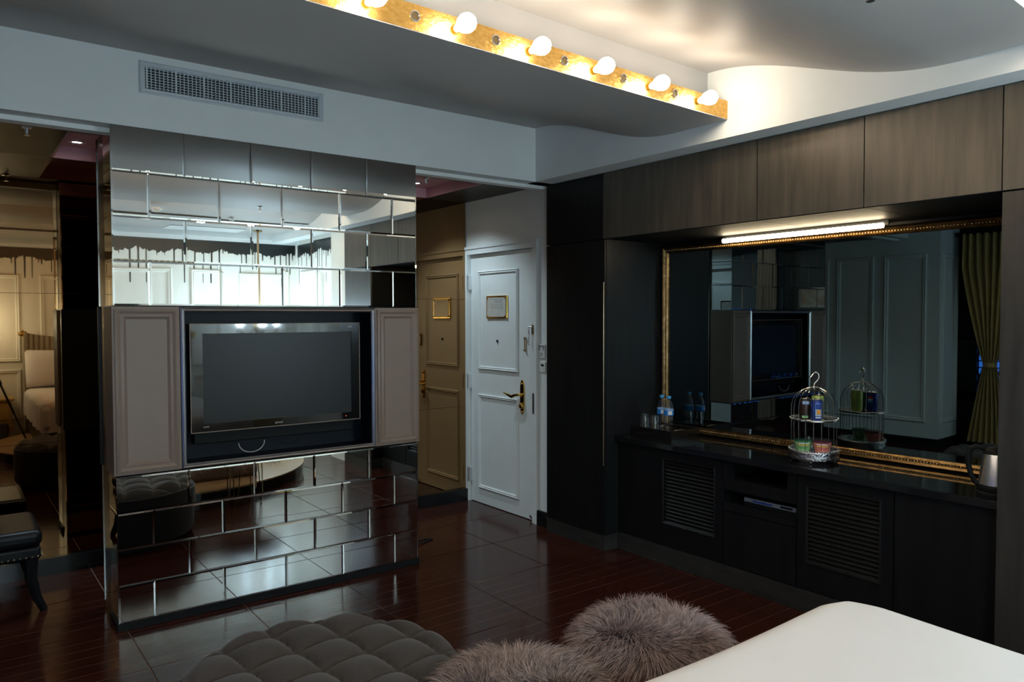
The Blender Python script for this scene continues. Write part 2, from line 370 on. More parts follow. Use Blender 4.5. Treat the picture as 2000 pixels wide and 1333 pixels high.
while y < 3.66:
    mb.cyl((-1.885, y, .62), (-1.885, y+.18, 1.24), .010, n=4); mb.cyl((-1.885, y+.18, .62), (-1.885, y, 1.24), .010, n=4)
    mb.cyl((-1.885, y, .62), (-1.885, y, 1.24), .009, n=4); y += .09
for k in range(8): mb.cyl((-1.885, .25, .66+.08*k), (-1.885, 3.66, .66+.08*k), .007, n=4)
mb.build('lattice', 'blackmatt', win, kind='stuff')

# ---- ceilings: three overlapping wave panels, flat rear ceiling, top slab
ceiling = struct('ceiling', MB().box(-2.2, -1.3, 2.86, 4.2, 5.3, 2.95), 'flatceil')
SH = .045
XL, XR = -1.42, 3.198
def wave(y0, first, last):
    mb = MB(); n = 44; sec = []
    L_ = 1.55 if not last else y0-(WB)
    for i in range(n+1):
        t = i/n*L_; s_ = min(1, t/1.2); z = 2.5+.265*.5*(1+math.cos(math.pi*s_)); sec.append((y0-t, z, min(1, t/1.55) if first else 1))
    vs = []; fs = []
    for off in (0, .02):
        for yy, z, wgt in sec:
            for xx in (XL, XR): vs.append((xx, yy-SH*(XR-xx)*wgt*(0 if last and yy < 0 else 1), z+off))
    m = n+1
    for i in range(n):
        fs.append((2*i, 2*i+1, 2*i+3, 2*i+2)); fs.append((2*m+2*i, 2*m+2*i+2, 2*m+2*i+3, 2*m+2*i+1))
        for k in (0, 1): fs.append((2*i+k, 2*i+2+k, 2*m+2*i+2+k, 2*m+2*i+k))
    for i in (0, n): fs.append((2*i, 2*i+1, 2*m+2*i+1, 2*m+2*i))
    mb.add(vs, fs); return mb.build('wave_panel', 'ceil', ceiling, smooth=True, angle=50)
wave(3.96, True, False); wave(2.535, False, False); wave(1.11, False, True)
def sy(x, y): return y-SH*(XR-x)
for yr in (2.535, 1.11):
    MB().prism([(XL, sy(XL, yr), 2.52), (XR, sy(XR, yr), 2.52), (XR, sy(XR, yr), 2.80), (XL, sy(XL, yr), 2.80)], (0, .02, 0)).build('riser', 'ceil', ceiling)
bx('flat_ceiling', 'ceil', (-2.0, -1.2, 2.70, XL, 3.96, 2.74), ceiling)
bx('access_hatch', 'flatceil', (1.95, -.98, 2.492, 2.72, -.62, 2.502), ceiling)

# ---- entry ceiling with light trough
struct('ceiling_entry', MB().box(-1.42, 4.13, 2.43, 3.41, 4.34, 2.50).box(-1.42, 4.34, 2.43, .515, 5.12, 2.50).box(3.04, 4.34, 2.43, 3.41, 5.12, 2.50).box(-1.42, 4.06, 2.55, 3.6, 5.25, 2.6), 'corrceil')
struct('trim_4', MB().box(.515, 4.34, 2.505, 3.04, 5.12, 2.53).box(.515, 4.34, 2.432, .53, 5.12, 2.506).box(3.028, 4.34, 2.432, 3.04, 5.12, 2.506).box(.515, 5.108, 2.432, 3.04, 5.12, 2.506).box(.515, 4.34, 2.432, 3.04, 4.352, 2.506), 'mauve')

# ---- entry door
door = struct('door_1', MB().box(3.43, 4.255, .006, 3.475, 5.085, 2.0), 'door')
MB().box(3.395, 4.205, 0, 3.46, 4.25, 2.0025).box(3.395, 5.088, 0, 3.46, 5.119, 2.0025).box(3.395, 4.205, 2.003, 3.46, 5.119, 2.052).box(3.387, 4.190, 0, 3.3945, 4.214, 2.045).box(3.387, 4.190, 2.0455, 3.3945, 5.119, 2.066).box(3.3946, 4.190, 0, 3.4095, 4.2045, 2.066).build('door_frame', 'door', door)
PD = lambda u, v, d: (3.43-d, u, v)
for v0, v1 in ((1.085, 1.865), (.128, .885)):
    MB().add(*molding(4.45, v0, 4.975, v1, .026, .016, PD)).build('panel_moulding', 'door', door, smooth=True)
for z in (1.78, .98, .22):
    hg = bx('hinge', 'steel', (3.405, 5.075, z-.055, 3.43, 5.10, z+.055), door); MB().cyl((3.40, 5.088, z-.06), (3.40, 5.088, z+.06), .007).build('hinge_pin', 'steel', hg)
mb = MB(); zc = .906
pts = []
for k in range(25):
    t = 2*math.pi*k/24; pts.append((3.43, 4.402+.024*math.cos(t), zc+.128*math.copysign(abs(math.sin(t))**.55, math.sin(t))))
hp = mb.prism(pts[:-1], (-.010, 0, 0)).build('handle_plate', 'brass', door, bevel=.003)
MB().tube([(3.42, 4.402, .925), (3.385, 4.402, .925), (3.375, 4.43, .92), (3.378, 4.47, .905), (3.372, 4.51, .918), (3.36, 4.55, .932)], [.011, .010, .011, .013, .010, .004], 10).build('lever', 'brass', hp, smooth=True)
MB().sphere((3.414, 4.402, .84), .02, 12, 8, (.8, 1, 1.2)).build('thumb_turn', 'brass', hp, smooth=True)
MB().sphere((3.418, 4.402, 1.005), .008).sphere((3.418, 4.402, .795), .008).build('screw', 'brass', hp, smooth=True)
MB().lathe([(.010, 0), (.010, -.008), (.006, -.010)], (3.43, 4.718, 1.314), 14, 'x').build('peephole', 'black', door, smooth=True)
bx('strike_plate', 'steel', (3.393, 4.222, .80, 3.397, 4.243, .95), door)
cs = MB().cyl((3.424, 4.364, 1.262), (3.424, 4.364, 1.338), .008).build('chain_slot', 'antique', door, smooth=True); MB().sphere((3.42, 4.364, 1.345), .011).sphere((3.42, 4.364, 1.257), .011).build('slot_end', 'antique', cs, smooth=True)
ch = bx('chain_plate', 'antique', (3.382, 4.222, 1.375, 3.392, 4.24, 1.445), door, bevel=.003)
mb = MB(); zz = 1.425
for k in range(11):
    mb.lathe([(.0055, -.0015), (.0075, 0), (.0055, .0015)], (3.378, 4.262+.004*math.sin(k), zz-.012*k), 8, 'y' if k % 2 else 'x')
mb.tube([(3.384, 4.235, 1.43), (3.378, 4.25, 1.43), (3.378, 4.262, 1.425)], .003, 6).build('chain', 'steel', ch)
MB().lathe([(.012, -.004), (.012, .004)], (3.425, 4.30, .03), 10, 'x').build('door_stop', 'steel', door, smooth=True)

# ================================================================== MIRRORED PILLAR
PX0, PX1, PY, PYB = .640, 2.279, 3.96, 4.17
pil = thing('mirror_pillar', 'freestanding wall pillar clad in bevelled mirror tiles like brickwork', 'pillar', ((PX0+PX1)/2, 4.1, 0))
bx('core', 'black', (PX0+.006, PY+.006, .036, PX1-.006, PYB, .742), pil); bx('core', 'black', (PX0+.006, PY+.006, 1.558, PX1-.006, PYB, 2.41), pil)
bx('back_slab', 'black', (PX0+.004, PYB, 0, PX1-.004, 4.36, 2.41), pil)
bx('plinth', 'blackmatt', (PX0-.006, PY-.004, 0, PX1+.006, PYB, .034), pil)
def tile_mesh(wd, ht):
    a, b = wd/2-.0008, ht/2-.0008; bv = .0075
    return MB().add([(-a, .004, -b), (a, .004, -b), (a, .004, b), (-a, .004, b), (-a, 0, -b), (a, 0, -b), (a, 0, b), (-a, 0, b),
                     (-a+bv, -.0007, -b+bv), (a-bv, -.0007, -b+bv), (a-bv, -.0007, b-bv), (-a+bv, -.0007, b-bv)],
                    [(0, 3, 2, 1), (8, 9, 10, 11)]+[(i, (i+1) % 4, 4+(i+1) % 4, 4+i) for i in range(4)]+[(4+i, 4+(i+1) % 4, 8+(i+1) % 4, 8+i) for i in range(4)])
cache = {}
def place_tile(wd, ht, loc, rz=0, tilt=.0016):
    k = (round(wd, 4), round(ht, 4)); rot = (random.gauss(0, tilt), 0, rz+random.gauss(0, tilt*.7)); l = Vector(loc)-pil.location
    if k not in cache:
        o = tile_mesh(wd, ht).build('mirror_tile', 'mirror'); o.parent = pil; o.location = l; o.rotation_euler = rot; cache[k] = o
    else: share(cache[k], 'mirror_tile', l, pil, rot)
TW = (PX1-PX0)/5
def rows(z0, h, flags):
    for r, half in enumerate(flags):
        zc = z0+h*(r+.5)
        edges = [PX0+TW*k for k in range(6)] if not half else [PX0]+[PX0+TW*(k+.5) for k in range(5)]+[PX1]
        for a, b in zip(edges, edges[1:]): place_tile(b-a, h, ((a+b)/2, PY+.0024, zc))
        d = PYB-PY
        place_tile(d, h, (PX0+.0024, (PY+PYB)/2, zc), -math.pi/2); place_tile(d, h, (PX1-.0024, (PY+PYB)/2, zc), math.pi/2)
rows(.036, .176, (True, False, True, False))
rows(1.560, .2125, (True, False, True, False))
for z0_, h_ in ((.036, .176), (1.560, .2125)):      # the rear face, seen in the bronze mirror
    for r_ in range(4):
        half = r_ % 2 == 0; ed = [PX0+TW*k for k in range(6)] if not half else [PX0]+[PX0+TW*(k+.5) for k in range(5)]+[PX1]
        for a, b in zip(ed, ed[1:]): place_tile(b-a, h_, ((a+b)/2, 4.3625, z0_+h_*(r_+.5)), math.pi)
bx('rear_panel', 'wooddark', (PX0-.005, 4.3605, .742, PX1+.005, 4.38, 1.558), pil)

# ---- television cabinet let into the pillar
tvc = thing('tv_cabinet', 'taupe panelled cupboard pair with steel framed niche on the pillar', 'cabinet', (1.46, 4.05, .745))
ZB, ZT = .747, 1.556
for a, b in ((.631, .935), (1.997, 2.288)):
    d = bx('cupboard', 'greybox', (a, 3.956, ZB, b, 4.168, ZT), tvc, bevel=.004)
    MB().add(*molding(a+.012, ZB+.012, b-.012, ZT-.012, .050, .016, lambda u, v, dd: (u, 3.957-dd, v))).build('panel_moulding', 'greybox', d, smooth=True)
    bx('door_panel', 'greybox', (a+.06, 3.953, ZB+.06, b-.06, 3.958, ZT-.06), d)
MB().box(.937, 3.975, ZB+.005, 1.995, 4.13, ZB+.018).box(.937, 3.975, ZT-.018, 1.995, 4.13, ZT-.005).box(.937, 3.975, ZB+.005, .945, 4.13, ZT-.005).box(1.987, 3.975, ZB+.005, 1.995, 4.13, ZT-.005).box(.937, 4.13, ZB+.005, 1.995, 4.168, ZT-.005).build('niche_lining', 'navy', tvc)
fw = .023
MB().add(*molding(.936, ZB+.002, 1.996, ZT-.002, fw, .010, lambda u, v, dd: (u, 3.957-dd, v))).box(.936, 3.955, ZB+.002, 1.996, 3.98, ZB+.018).box(.936, 3.955, ZT-.018, 1.996, 3.98, ZT-.002).box(.936, 3.955, ZB+.0185, .952, 3.98, ZT-.0185).box(1.98, 3.955, ZB+.0185, 1.996, 3.98, ZT-.0185).build('steel_frame', 'steel', tvc)

# ---- television
tv = thing('television', 'black flat screen television hung in the steel framed niche', 'television', (1.455, 4.06, .80))
bx('housing', 'gloss', (.998, 4.035, .915, 1.922, 4.128, 1.466), tv, bevel=.006)
bz = MB(); x0, x1, z0, z1 = .996, 1.925, .913, 1.468; s0, s1, t0, t1 = 1.056, 1.878, .955, 1.419
bz.box(x0, 4.018, z0, s0, 4.034, z1).box(s1, 4.018, z0, x1, 4.034, z1).box(s0, 4.018, z0, s1, 4.034, t0).box(s0, 4.018, t1, s1, 4.034, z1)
bezel = bz.build('bezel', 'gloss', tv)
MB().box(x0-.003, 4.014, z0-.003, x1+.003, 4.018, z0+.001).box(x0-.003, 4.014, z1-.001, x1+.003, 4.018, z1+.003).box(x0-.003, 4.014, z0, x0+.001, 4.018, z1).box(x1-.001, 4.014, z0, x1+.003, 4.018, z1).build('edge_trim', 'greybox', bezel)
bx('screen', 'screen', (s0, 4.024, t0, s1, 4.034, t1), tv)
bx('speaker_bar', 'blackmatt', (1.02, 4.06, .845, 1.90, 4.12, .914), tv, bevel=.006)
text('logo', 'amoi', .022, 'print', (1.447, 4.0172, .932), (R(90), 0, 0), bezel, .3)
text('port_mark', 'HDMI', .012, 'print', (1.068, 4.0172, .938), (R(90), 0, 0), bezel)
bx('corner_mark', 'print', (1.858, 4.0165, 1.444, 1.88, 4.0175, 1.450), bezel)
bx('standby_light', 'redled', (1.838, 4.0165, .9325, 1.842, 4.0175, .9365), bezel)
mb = MB()
mb.tube([(1.30+.055*math.cos(t)*1.3, 4.03-.02*math.sin(t/2), .840-.055*math.sin(t) if True else 0) for t in [math.pi*k/14 for k in range(15)]], .0025, 6)
tag(mb.build('cable', 'wire', smooth=True), 'white cable loop hanging under the television in the niche', 'cable')
tag(MB().tube([(1.52+.05*math.cos(math.pi*k/12), 4.06, .835-.035*math.sin(math.pi*k/12)) for k in range(13)], .0022, 6).build('cable', 'blackmatt', smooth=True), 'dark cable loop under the right half of the television', 'cable')
tag(MB().tube([(2.30, 4.26, .02), (2.42, 4.28, .010), (2.52, 4.30, .006), (2.60, 4.33, .006), (2.56, 4.36, .006), (2.45, 4.37, .006), (2.30, 4.38, .006)], .005, 6).build('power_cord', 'blackmatt', smooth=True), 'black power cord on the floor behind the pillar', 'cord')

# ---- air vent on the bulkhead
av = thing('air_vent', 'long white air conditioning grille on the bulkhead above the pillar', 'vent', (1.232, 3.96, 2.652))
MB().add(*molding(.770, 2.575, 1.693, 2.728, .026, .012, lambda u, v, d: (u, 3.96-d, v))).build('vent_frame', 'vent', av)
bx('duct', 'dust', (.79, 3.957, 2.59, 1.675, 3.9598, 2.712), av)
v0 = None
for k in range(47):
    x = .803+.0187*k; wd = .0035 if k % 7 else .0075
    bx('upright_slat', 'vent', (x-wd/2, 3.949, 2.60, x+wd/2, 3.956, 2.704), av)
for k in range(8):
    z = 2.607+.0127*k; bx('cross_slat', 'vent', (.796, 3.953, z, 1.668, 3.957, z+.0028), av)

# ---- gold boards with globe bulbs
def light_strip(yb, label):
    t = thing('bulb_light_strip', label, 'light', (1.0, sy(1.0, yb), 2.505), 'gold leaf light strips on the ceiling waves')
    MB().prism([(XL+.05, sy(XL, yb), 2.503), (XR, sy(XR, yb), 2.503), (XR, sy(XR, yb), 2.594), (XL+.05, sy(XL, yb), 2.594)], (0, .012, 0)).build('gold_board', 'gold', t)
    MB().prism([(XL+.05, sy(XL, yb)+.012, 2.582), (XR, sy(XR, yb)+.012, 2.582), (XR, sy(XR, yb)+.12, 2.582), (XL+.05, sy(XL, yb)+.12, 2.582)], (0, 0, .012)).build('ledge', 'flatceil', t)
    b0 = s0 = None
    for k in range(12):
        x = 2.945-.3595*k; p = Vector((x, sy(x, yb), 2.546))-t.location
        if b0 is None:
            prof = [(.012, 0), (.013, -.022), (.019, -.038), (.030, -.058), (.0345, -.078), (.032, -.095), (.022, -.109), (.007, -.115)]
            b0 = MB().lathe(prof, (0, 0, 0), 16, 'y').build('bulb', 'bulb', smooth=True, angle=80); b0.parent = t; b0.location = p
            r0 = MB().lathe([(.016, .001), (.016, -.016), (.012, -.018)], (0, 0, 0), 14, 'y').build('bulb_cap', 'brass', smooth=True); r0.parent = b0
        else:
            b = share(b0, 'bulb', p, t); share(r0, 'bulb_cap', (0, 0, 0), b)
        xs = x-.17; q = Vector((xs, sy(xs, yb), 2.552))-t.location
        if s0 is None:
            s0 = MB().lathe([(.0195, .001), (.0205, -.005), (.016, -.006), (.0145, -.001), (.0145, .001)], (0, 0, 0), 18, 'y').build('empty_socket', 'chrome', smooth=True); s0.parent = t; s0.location = q
            h0 = MB().lathe([(.0143, .0), (.0143, -.0015)], (0, 0, 0), 16, 'y').build('socket_hole', 'antique'); h0.parent = s0
        else:
            o = share(s0, 'empty_socket', q, t); share(h0, 'socket_hole', (0, 0, 0), o)
    return t
light_strip(2.41, 'gold leaf board of warm globe bulbs on the ceiling wave nearest the pillar')
light_strip(.985, 'gold leaf board of globe bulbs on the ceiling wave above the bed')

# ---- sprinklers, smoke detector, downlights
def sprinkler(loc, label):
    t = thing('sprinkler', label, 'sprinkler', loc, 'ceiling sprinklers')
    x, y, z = loc
    MB().lathe([(.026, 0), (.022, -.006), (.010, -.008)], loc, 16).build('escutcheon', 'steel', t, smooth=True)
    MB().cyl((x, y, z-.006), (x, y, z-.035), .006, .004).cyl((x-.009, y, z-.01), (x-.004, y, z-.04), .002, n=6).cyl((x+.009, y, z-.01), (x+.004, y, z-.04), .002, n=6).build('nozzle', 'steel', t, smooth=True)
    MB().lathe([(.013, -.040), (.013, -.042)], loc, 12).build('deflector', 'steel', t)
sprinkler((.345, 4.36, 2.43), 'small steel sprinkler on the dark entry ceiling left of the pillar')
sprinkler((2.80, 4.72, 2.505), 'small steel sprinkler on the entry ceiling between pillar and door')
sprinkler((2.27, 1.19, 2.50), 'small steel sprinkler under the ceiling wave near the cabinets')
sprinkler((2.35, .1, 2.505), 'small steel sprinkler on the rear ceiling above the bed')
sd = thing('smoke_detector', 'round white smoke detector on the rear ceiling wave', 'detector', (1.62, .25, 2.53))
MB().lathe([(.05, 0), (.05, -.012), (.044, -.018)], (1.62, .25, 2.53), 20).build('base', 'plastic', sd, smooth=True); MB().lathe([(.038, -.018), (.032, -.034), (.012, -.038)], (1.62, .25, 2.53), 20).build('chamber', 'plastic', sd, smooth=True)
for x, lb in ((.63, 'round downlight in the mauve ceiling trough left of the pillar'), (1.75, 'round downlight in the mauve trough hidden behind the pillar'), (2.84, 'round downlight in the mauve trough near the entry door')):
    t = thing('downlight', lb, 'light', (x, 4.93, 2.505), 'downlights in the entry ceiling trough')
    MB().lathe([(.042, 0), (.042, -.006), (.030, -.008), (.028, -.002)], (x, 4.93, 2.505), 20).build('rim', 'chrome', t, smooth=True)
    MB().lathe([(.028, -.002), (.028, -.003)], (x, 4.93, 2.505), 18).build('lens', 'lens', t)
    ld = bpy.data.lights.new('downlight_lamp', 'SPOT'); ld.energy = DOWNLIGHT; ld.spot_size = R(125); ld.spot_blend = .6; ld.shadow_soft_size = .03; ld.color = (.70, .90, 1.0)
    lo = bpy.data.objects.new('lamp', ld); col.objects.link(lo); lo.parent = t; lo.location = (0, 0, -.012)

# ================================================================== CABINETS ON THE RIGHT
CF = 3.343
def cab(name, label, y0, y1, z0, z1, m, extra=None, x1=3.995):
    t = thing(name, label, 'cabinet', ((CF+x1)/2, (y0+y1)/2, z0))
    bx('body', 'blackmatt', (CF+.02, y0+.001, z0, x1, y1-.001, z1), t)
    bx('door', m, (CF, y0+.0015, z0+.002, CF+.0185, y1-.0015, z1-.002), t)
    return t
t = cab('tall_cabinet', 'tall dark wardrobe cabinet between entry door and mirror recess', 3.446, 4.020, .10, 1.990, 'wooddark')
MB().cyl((CF-.003, 3.452, .55), (CF-.003, 3.452, 1.72), .003, n=8).build('edge_handle', 'antique', t)
cab('tall_cabinet', 'tall dark cabinet at right edge beside the kettle', .622, 1.212, .10, 1.990, 'woodshaded')
for y0, y1, lb, m in ((3.466, 4.020, 'dark overhead cabinet above the tall wardrobe by the door', 'wooddark'), (2.334, 3.464, 'wide dark overhead cabinet over the left half of the mirror', 'wood'),
                   (1.773, 2.332, 'dark overhead cabinet over the light bar, second from the right tall cabinet', 'wood'), (1.214, 1.771, 'dark overhead cabinet over the curtain reflection', 'wood'), (.622, 1.212, 'dark overhead cabinet above the right tall cabinet', 'wood')):
    cab('overhead_cabinet', lb, y0, y1, 1.9935, 2.4085, m)
# skirting
struct('baseboard_right', MB().box(3.345, 3.446, 0, 3.60, 4.025, .099).box(3.455, 1.21, 0, 3.475, 3.446, .108).box(3.345, .622, 0, 3.6, 1.21, .099), 'basestone')
# recess lining
struct('wall_recess', MB().box(3.36, 3.4445, .74, 4.0, 3.446, 1.99).box(3.96, 1.214, .74, 4.0, 3.446, 1.99), 'wooddark')

# ---- base units under the worktop
BF = 3.468
def louver(y0, y1, label, ly0, ly1):
    t = thing('louvred_cabinet', label, 'cabinet', (3.7, (y0+y1)/2, .108))
    bx('body', 'wooddark', (BF+.03, y0, .108, 3.955, y1, .70), t)
    z0, z1 = .255, .636
    dr = MB().box(BF, y0+.002, .112, BF+.022, ly0, .698).box(BF, ly1, .112, BF+.022, y1-.002, .698).box(BF, ly0, .112, BF+.022, ly1, z0).box(BF, ly0, z1, BF+.022, ly1, .698).build('door', 'wooddark', t)
    MB().add(*molding(ly0-.008, z0-.008, ly1+.008, z1+.008, .010, .006, lambda u, v, d: (BF-d, u, v))).build('louvre_frame', 'wooddark', dr)
    n = 17; p = (z1-z0)/n; s0 = None
    for k in range(n):
        zc = z0+p*(k+.5)
        if s0 is None:
            s0 = MB().prism([(.0005, ly0, -.0085), (.003, ly0, -.0085), (.019, ly0, .0045), (.0165, ly0, .0045)], (0, ly1-ly0, 0)).build('slat', 'louvre'); s0.parent = dr; s0.location = Vector((BF, 0, zc))-wloc(t)
        else: share(s0, 'slat', Vector((BF, 0, zc))-wloc(t), dr)
    return t
louver(2.627, 3.44, 'base cabinet with louvred door under the water bottles', 2.688, 3.062)
louver(1.678, 2.168, 'base cabinet with louvred door under the birdcage stand', 1.742, 2.108)
t = thing('media_unit', 'open media unit with shelf slots and drawer between louvred doors', 'cabinet', (3.7, 2.4, .108))
MB().box(BF+.02, 2.171, .108, 3.95, 2.185, .70).box(BF+.02, 2.61, .108, 3.95, 2.625, .70).box(3.93, 2.171, .108, 3.95, 2.625, .70).box(BF+.02, 2.171, .685, 3.95, 2.625, .70).build('carcass', 'wooddark', t)
MB().box(BF, 2.172, .60, BF+.02, 2.225, .698).box(BF, 2.565, .60, BF+.02, 2.624, .698).box(BF, 2.172, .535, BF+.02, 2.624, .60).box(BF+.02, 2.185, .588, 3.93, 2.61, .60).build('shelf', 'wooddark', t)
MB().box(BF, 2.172, .418, BF+.4, 2.624, .462).build('lower_shelf', 'wooddark', t)
bx('drawer', 'wooddark', (BF, 2.173, .114, BF+.02, 2.623, .414), t)
dv = thing('media_player', 'slim silver media player in the open slot of the base unit', 'player', (3.62, 2.35, .463))
bx('case', 'blackmatt', (3.50, 2.19, .463, 3.74, 2.51, .508), dv); bx('front', 'dvd', (3.494, 2.19, .486, 3.50, 2.505, .508), dv)
bx('disc_tray', 'canblue', (3.4925, 2.33, .491, 3.494, 2.45, .500), dv); bx('display', 'black', (3.4925, 2.21, .492, 3.494, 2.28, .503), dv); bx('foot', 'blackmatt', (3.51, 2.48, .4625, 3.53, 2.50, .464), dv)
t = thing('base_cabinet', 'plain dark base cabinet below the kettle', 'cabinet', (3.7, 1.44, .108))
bx('body', 'wooddark', (BF+.02, 1.214, .108, 3.955, 1.674, .70), t); bx('door', 'wooddark', (BF, 1.216, .112, BF+.0185, 1.673, .698), t)
ct = MB().box(3.432, 1.213, .702, 3.959, 3.444, .738).build('worktop', 'stone', bevel=.003)
tag(ct, 'black polished stone worktop running along the mirror recess', 'worktop')

# ---- large framed mirror, standing on the worktop, slightly askew
ang = R(-1.6); mo = Vector((3.88, 3.4, 0)); md = Vector((math.sin(ang), math.cos(ang), 0)); mn = Vector((-math.cos(ang), math.sin(ang), 0))
def MP(s, z, d): p = mo+md*(s-3.4)+mn*d; return (p.x, p.y, z)
fm = thing('framed_mirror', 'very large gold beaded frame mirror standing on the worktop', 'mirror', (3.91, 2.34, .738))
S0, S1, Z0, Z1 = 1.235, 3.43, .74, 1.968
g = MB()
g.add([MP(S0+.03, Z0+.03, 0), MP(S1-.03, Z0+.03, 0), MP(S1-.03, Z1-.03, 0), MP(S0+.03, Z1-.03, 0), MP(S0+.03, Z0+.03, -.008), MP(S1-.03, Z0+.03, -.008), MP(S1-.03, Z1-.03, -.008), MP(S0+.03, Z1-.03, -.008)],
      [(0, 1, 2, 3), (7, 6, 5, 4), (0, 4, 5, 1), (1, 5, 6, 2), (2, 6, 7, 3), (3, 7, 4, 0)]).build('glass', 'darkmirror', fm)
def rail(name, a, b):
    prof = [(0, -.012), (0, .018), (.010, .026), (.020, .020), (.026, .012), (.034, .020), (.042, .016), (.046, .002), (.046, -.004)]
    # mitred rail from corner a to corner b (indices of corners), inward offset
    cs_ = [(S0, Z0, 1, 1), (S1, Z0, -1, 1), (S1, Z1, -1, -1), (S0, Z1, 1, -1)]
    n = len(prof); vs = []
    for c in (cs_[a], cs_[b]):
        for o, d in prof: vs.append(MP(c[0]+c[2]*o, c[1]+c[3]*o, d))
    MB().add(vs, [(k, k+1, n+k+1, n+k) for k in range(n-1)]).build(name, 'frame', fm, smooth=True, angle=60)
for a, b in ((0, 1), (1, 2), (2, 3), (3, 0)): rail('frame_rail', a, b)
bd = MB()
def bead(s, z): bd.sphere(MP(s, z, .016), .0052, 6, 4)
s = S0+.03
while s < S1-.025: bead(s, Z0+.027); bead(s, Z1-.027); s += .0155
z = Z0+.04
while z < Z1-.03: bead(S1-.027, z); bead(S0+.027, z); z += .0155
bd.build('beading', 'bead', fm, smooth=True, angle=80, kind='stuff')
lb = thing('light_bar', 'warm glowing light bar under the overhead cabinets above the mirror', 'light', (3.80, 2.4, 1.99))
bx('housing', 'blackmatt', (3.830, 1.90, 1.966, 3.842, 2.92, 1.991), lb); MB().cyl((3.815, 1.92, 1.962), (3.815, 2.90, 1.962), .013, n=14).build('tube', 'bar', lb, smooth=True)

# ---- things on the worktop
WT = .738
t = thing('tray', 'black rectangular tray at the left end of the worktop', 'tray', (3.735, 3.265, WT))
MB().box(3.585, 3.105, WT, 3.842, 3.430, .776).build('tray_base', 'tray', t)
MB().box(3.580, 3.10, WT+.001, 3.587, 3.435, .790).box(3.840, 3.10, WT+.001, 3.847, 3.435, .790).box(3.5875, 3.10, WT+.001, 3.8395, 3.107, .790).box(3.5875, 3.428, WT+.001, 3.8395, 3.435, .790).build('tray_rim', 'tray', t)
TF = .7765
def glass(x, y, label):
    prof = [(.0345, 0), (.0335, .004), (.026, .088), (.025, .092), (.0005, .092), (.0005, .083), (.0235, .082), (.0315, .003), (.0325, 0)]
    o = MB().lathe(prof, (x, y, TF), 24, close=False).build('drinking_glass', 'glass', smooth=True)
    tag(o, label, 'glass', 'upturned tumblers on the tray')
glass(3.655, 3.392, 'upturned clear tumbler on the tray, nearest the wardrobe'); glass(3.655, 3.306, 'upturned clear tumbler on the tray beside the water bottles')
def bottle(x, y, label):
    t = thing('water_bottle', label, 'bottle', (x, y, TF), 'water bottles on the tray')
    prof = [(.0005, .002), (.024, 0), (.030, .006)]
    for k in range(9): prof += [(.0305, .012+.008*k), (.0290, .016+.008*k)]
    prof += [(.0305, .088), (.0305, .128), (.0295, .134), (.0305, .140), (.0285, .152), (.022, .172), (.014, .184), (.0125, .190), (.0125, .195), (.0005, .195)]
    MB().lathe(prof, (x, y, TF), 20, close=False).build('bottle_body', 'pet', t, smooth=True, angle=70)
    MB().lathe([(.031, .090), (.0312, .091), (.0312, .121), (.031, .122)], (x, y, TF), 22, close=False).build('label_band', 'bluelabel', t, smooth=True)
    MB().lathe([(.0311, .1225), (.0311, .130)], (x, y, TF), 22, close=False).build('label_edge', 'palelabel', t, smooth=True)
    MB().lathe([(.0140, .1955), (.0148, .198), (.0148, .210), (.013, .2125)], (x, y, TF), 18).build('cap', 'bluecap', t, smooth=True)
    MB().add([(x-.0315*math.cos(a)*1.003, y-.0315*math.sin(a)*1.003, TF+zz) for a in (.55, .85, 1.15, 1.45) for zz in (.094, .118)], [(0, 2, 3, 1), (2, 4, 5, 3), (4, 6, 7, 5)]).build('label_mark', 'whiteprint', t)
bottle(3.742, 3.322, 'clear water bottle with blue label, further from the birdcage'); bottle(3.722, 3.245, 'clear water bottle with blue label, nearer the birdcage')
tag(MB().prism([(3.70, 3.125, TF), (3.615, 3.17, TF), (3.68, 3.19, TF), (3.83, 3.125, TF)][:0] or [(3.63, 3.135, TF), (3.72, 3.118, TF), (3.83, 3.145, TF), (3.70, 3.175, TF)], (0, 0, .002)).build('paper_card', 'card'), 'pink paper card lying flat on the black tray', 'card')

# ---- birdcage stand with cans and noodle bowls
CX, CY = 3.655, 2.192
cg = thing('birdcage_stand', 'two tier silver birdcage display stand on the worktop', 'stand', (CX, CY, WT))
MB().lathe([(.124, .014), (.128, .018), (.126, .03), (.127, .052), (.128, .060), (.124, .064), (.118, .064), (.118, .014)], (CX, CY, WT), 48, close=False).build('base_ring', 'silverlace', cg, smooth=True, angle=60)
MB().lathe([(.118, .052), (.118, .056)], (CX, CY, WT), 40).build('base_plate', 'chrome', cg)
for k in range(4):
    a = R(25+90*k); MB().sphere((CX+.112*math.cos(a), CY+.112*math.sin(a), WT+.0085), .0085, 8, 6).build('foot', 'chrome', cg, smooth=True)
MB().lathe([(.117, .217), (.121, .219), (.121, .225), (.117, .227), (.108, .224), (.108, .219)], (CX, CY, WT), 48, close=False).build('upper_rim', 'chrome', cg, smooth=True)
MB().lathe([(.108, .2205), (.108, .2235)], (CX, CY, WT), 40).build('upper_plate', 'chrome', cg)
bb = MB()
for k in range(72):
    a = 2*math.pi*k/72
    bb.sphere((CX+.120*math.cos(a), CY+.120*math.sin(a), WT+.227), .0032, 5, 4); bb.sphere((CX+.124*math.cos(a), CY+.124*math.sin(a), WT+.065), .003, 5, 4)
bb.build('rim_beads', 'chrome', cg, smooth=True, angle=80, kind='stuff')
NW = 18
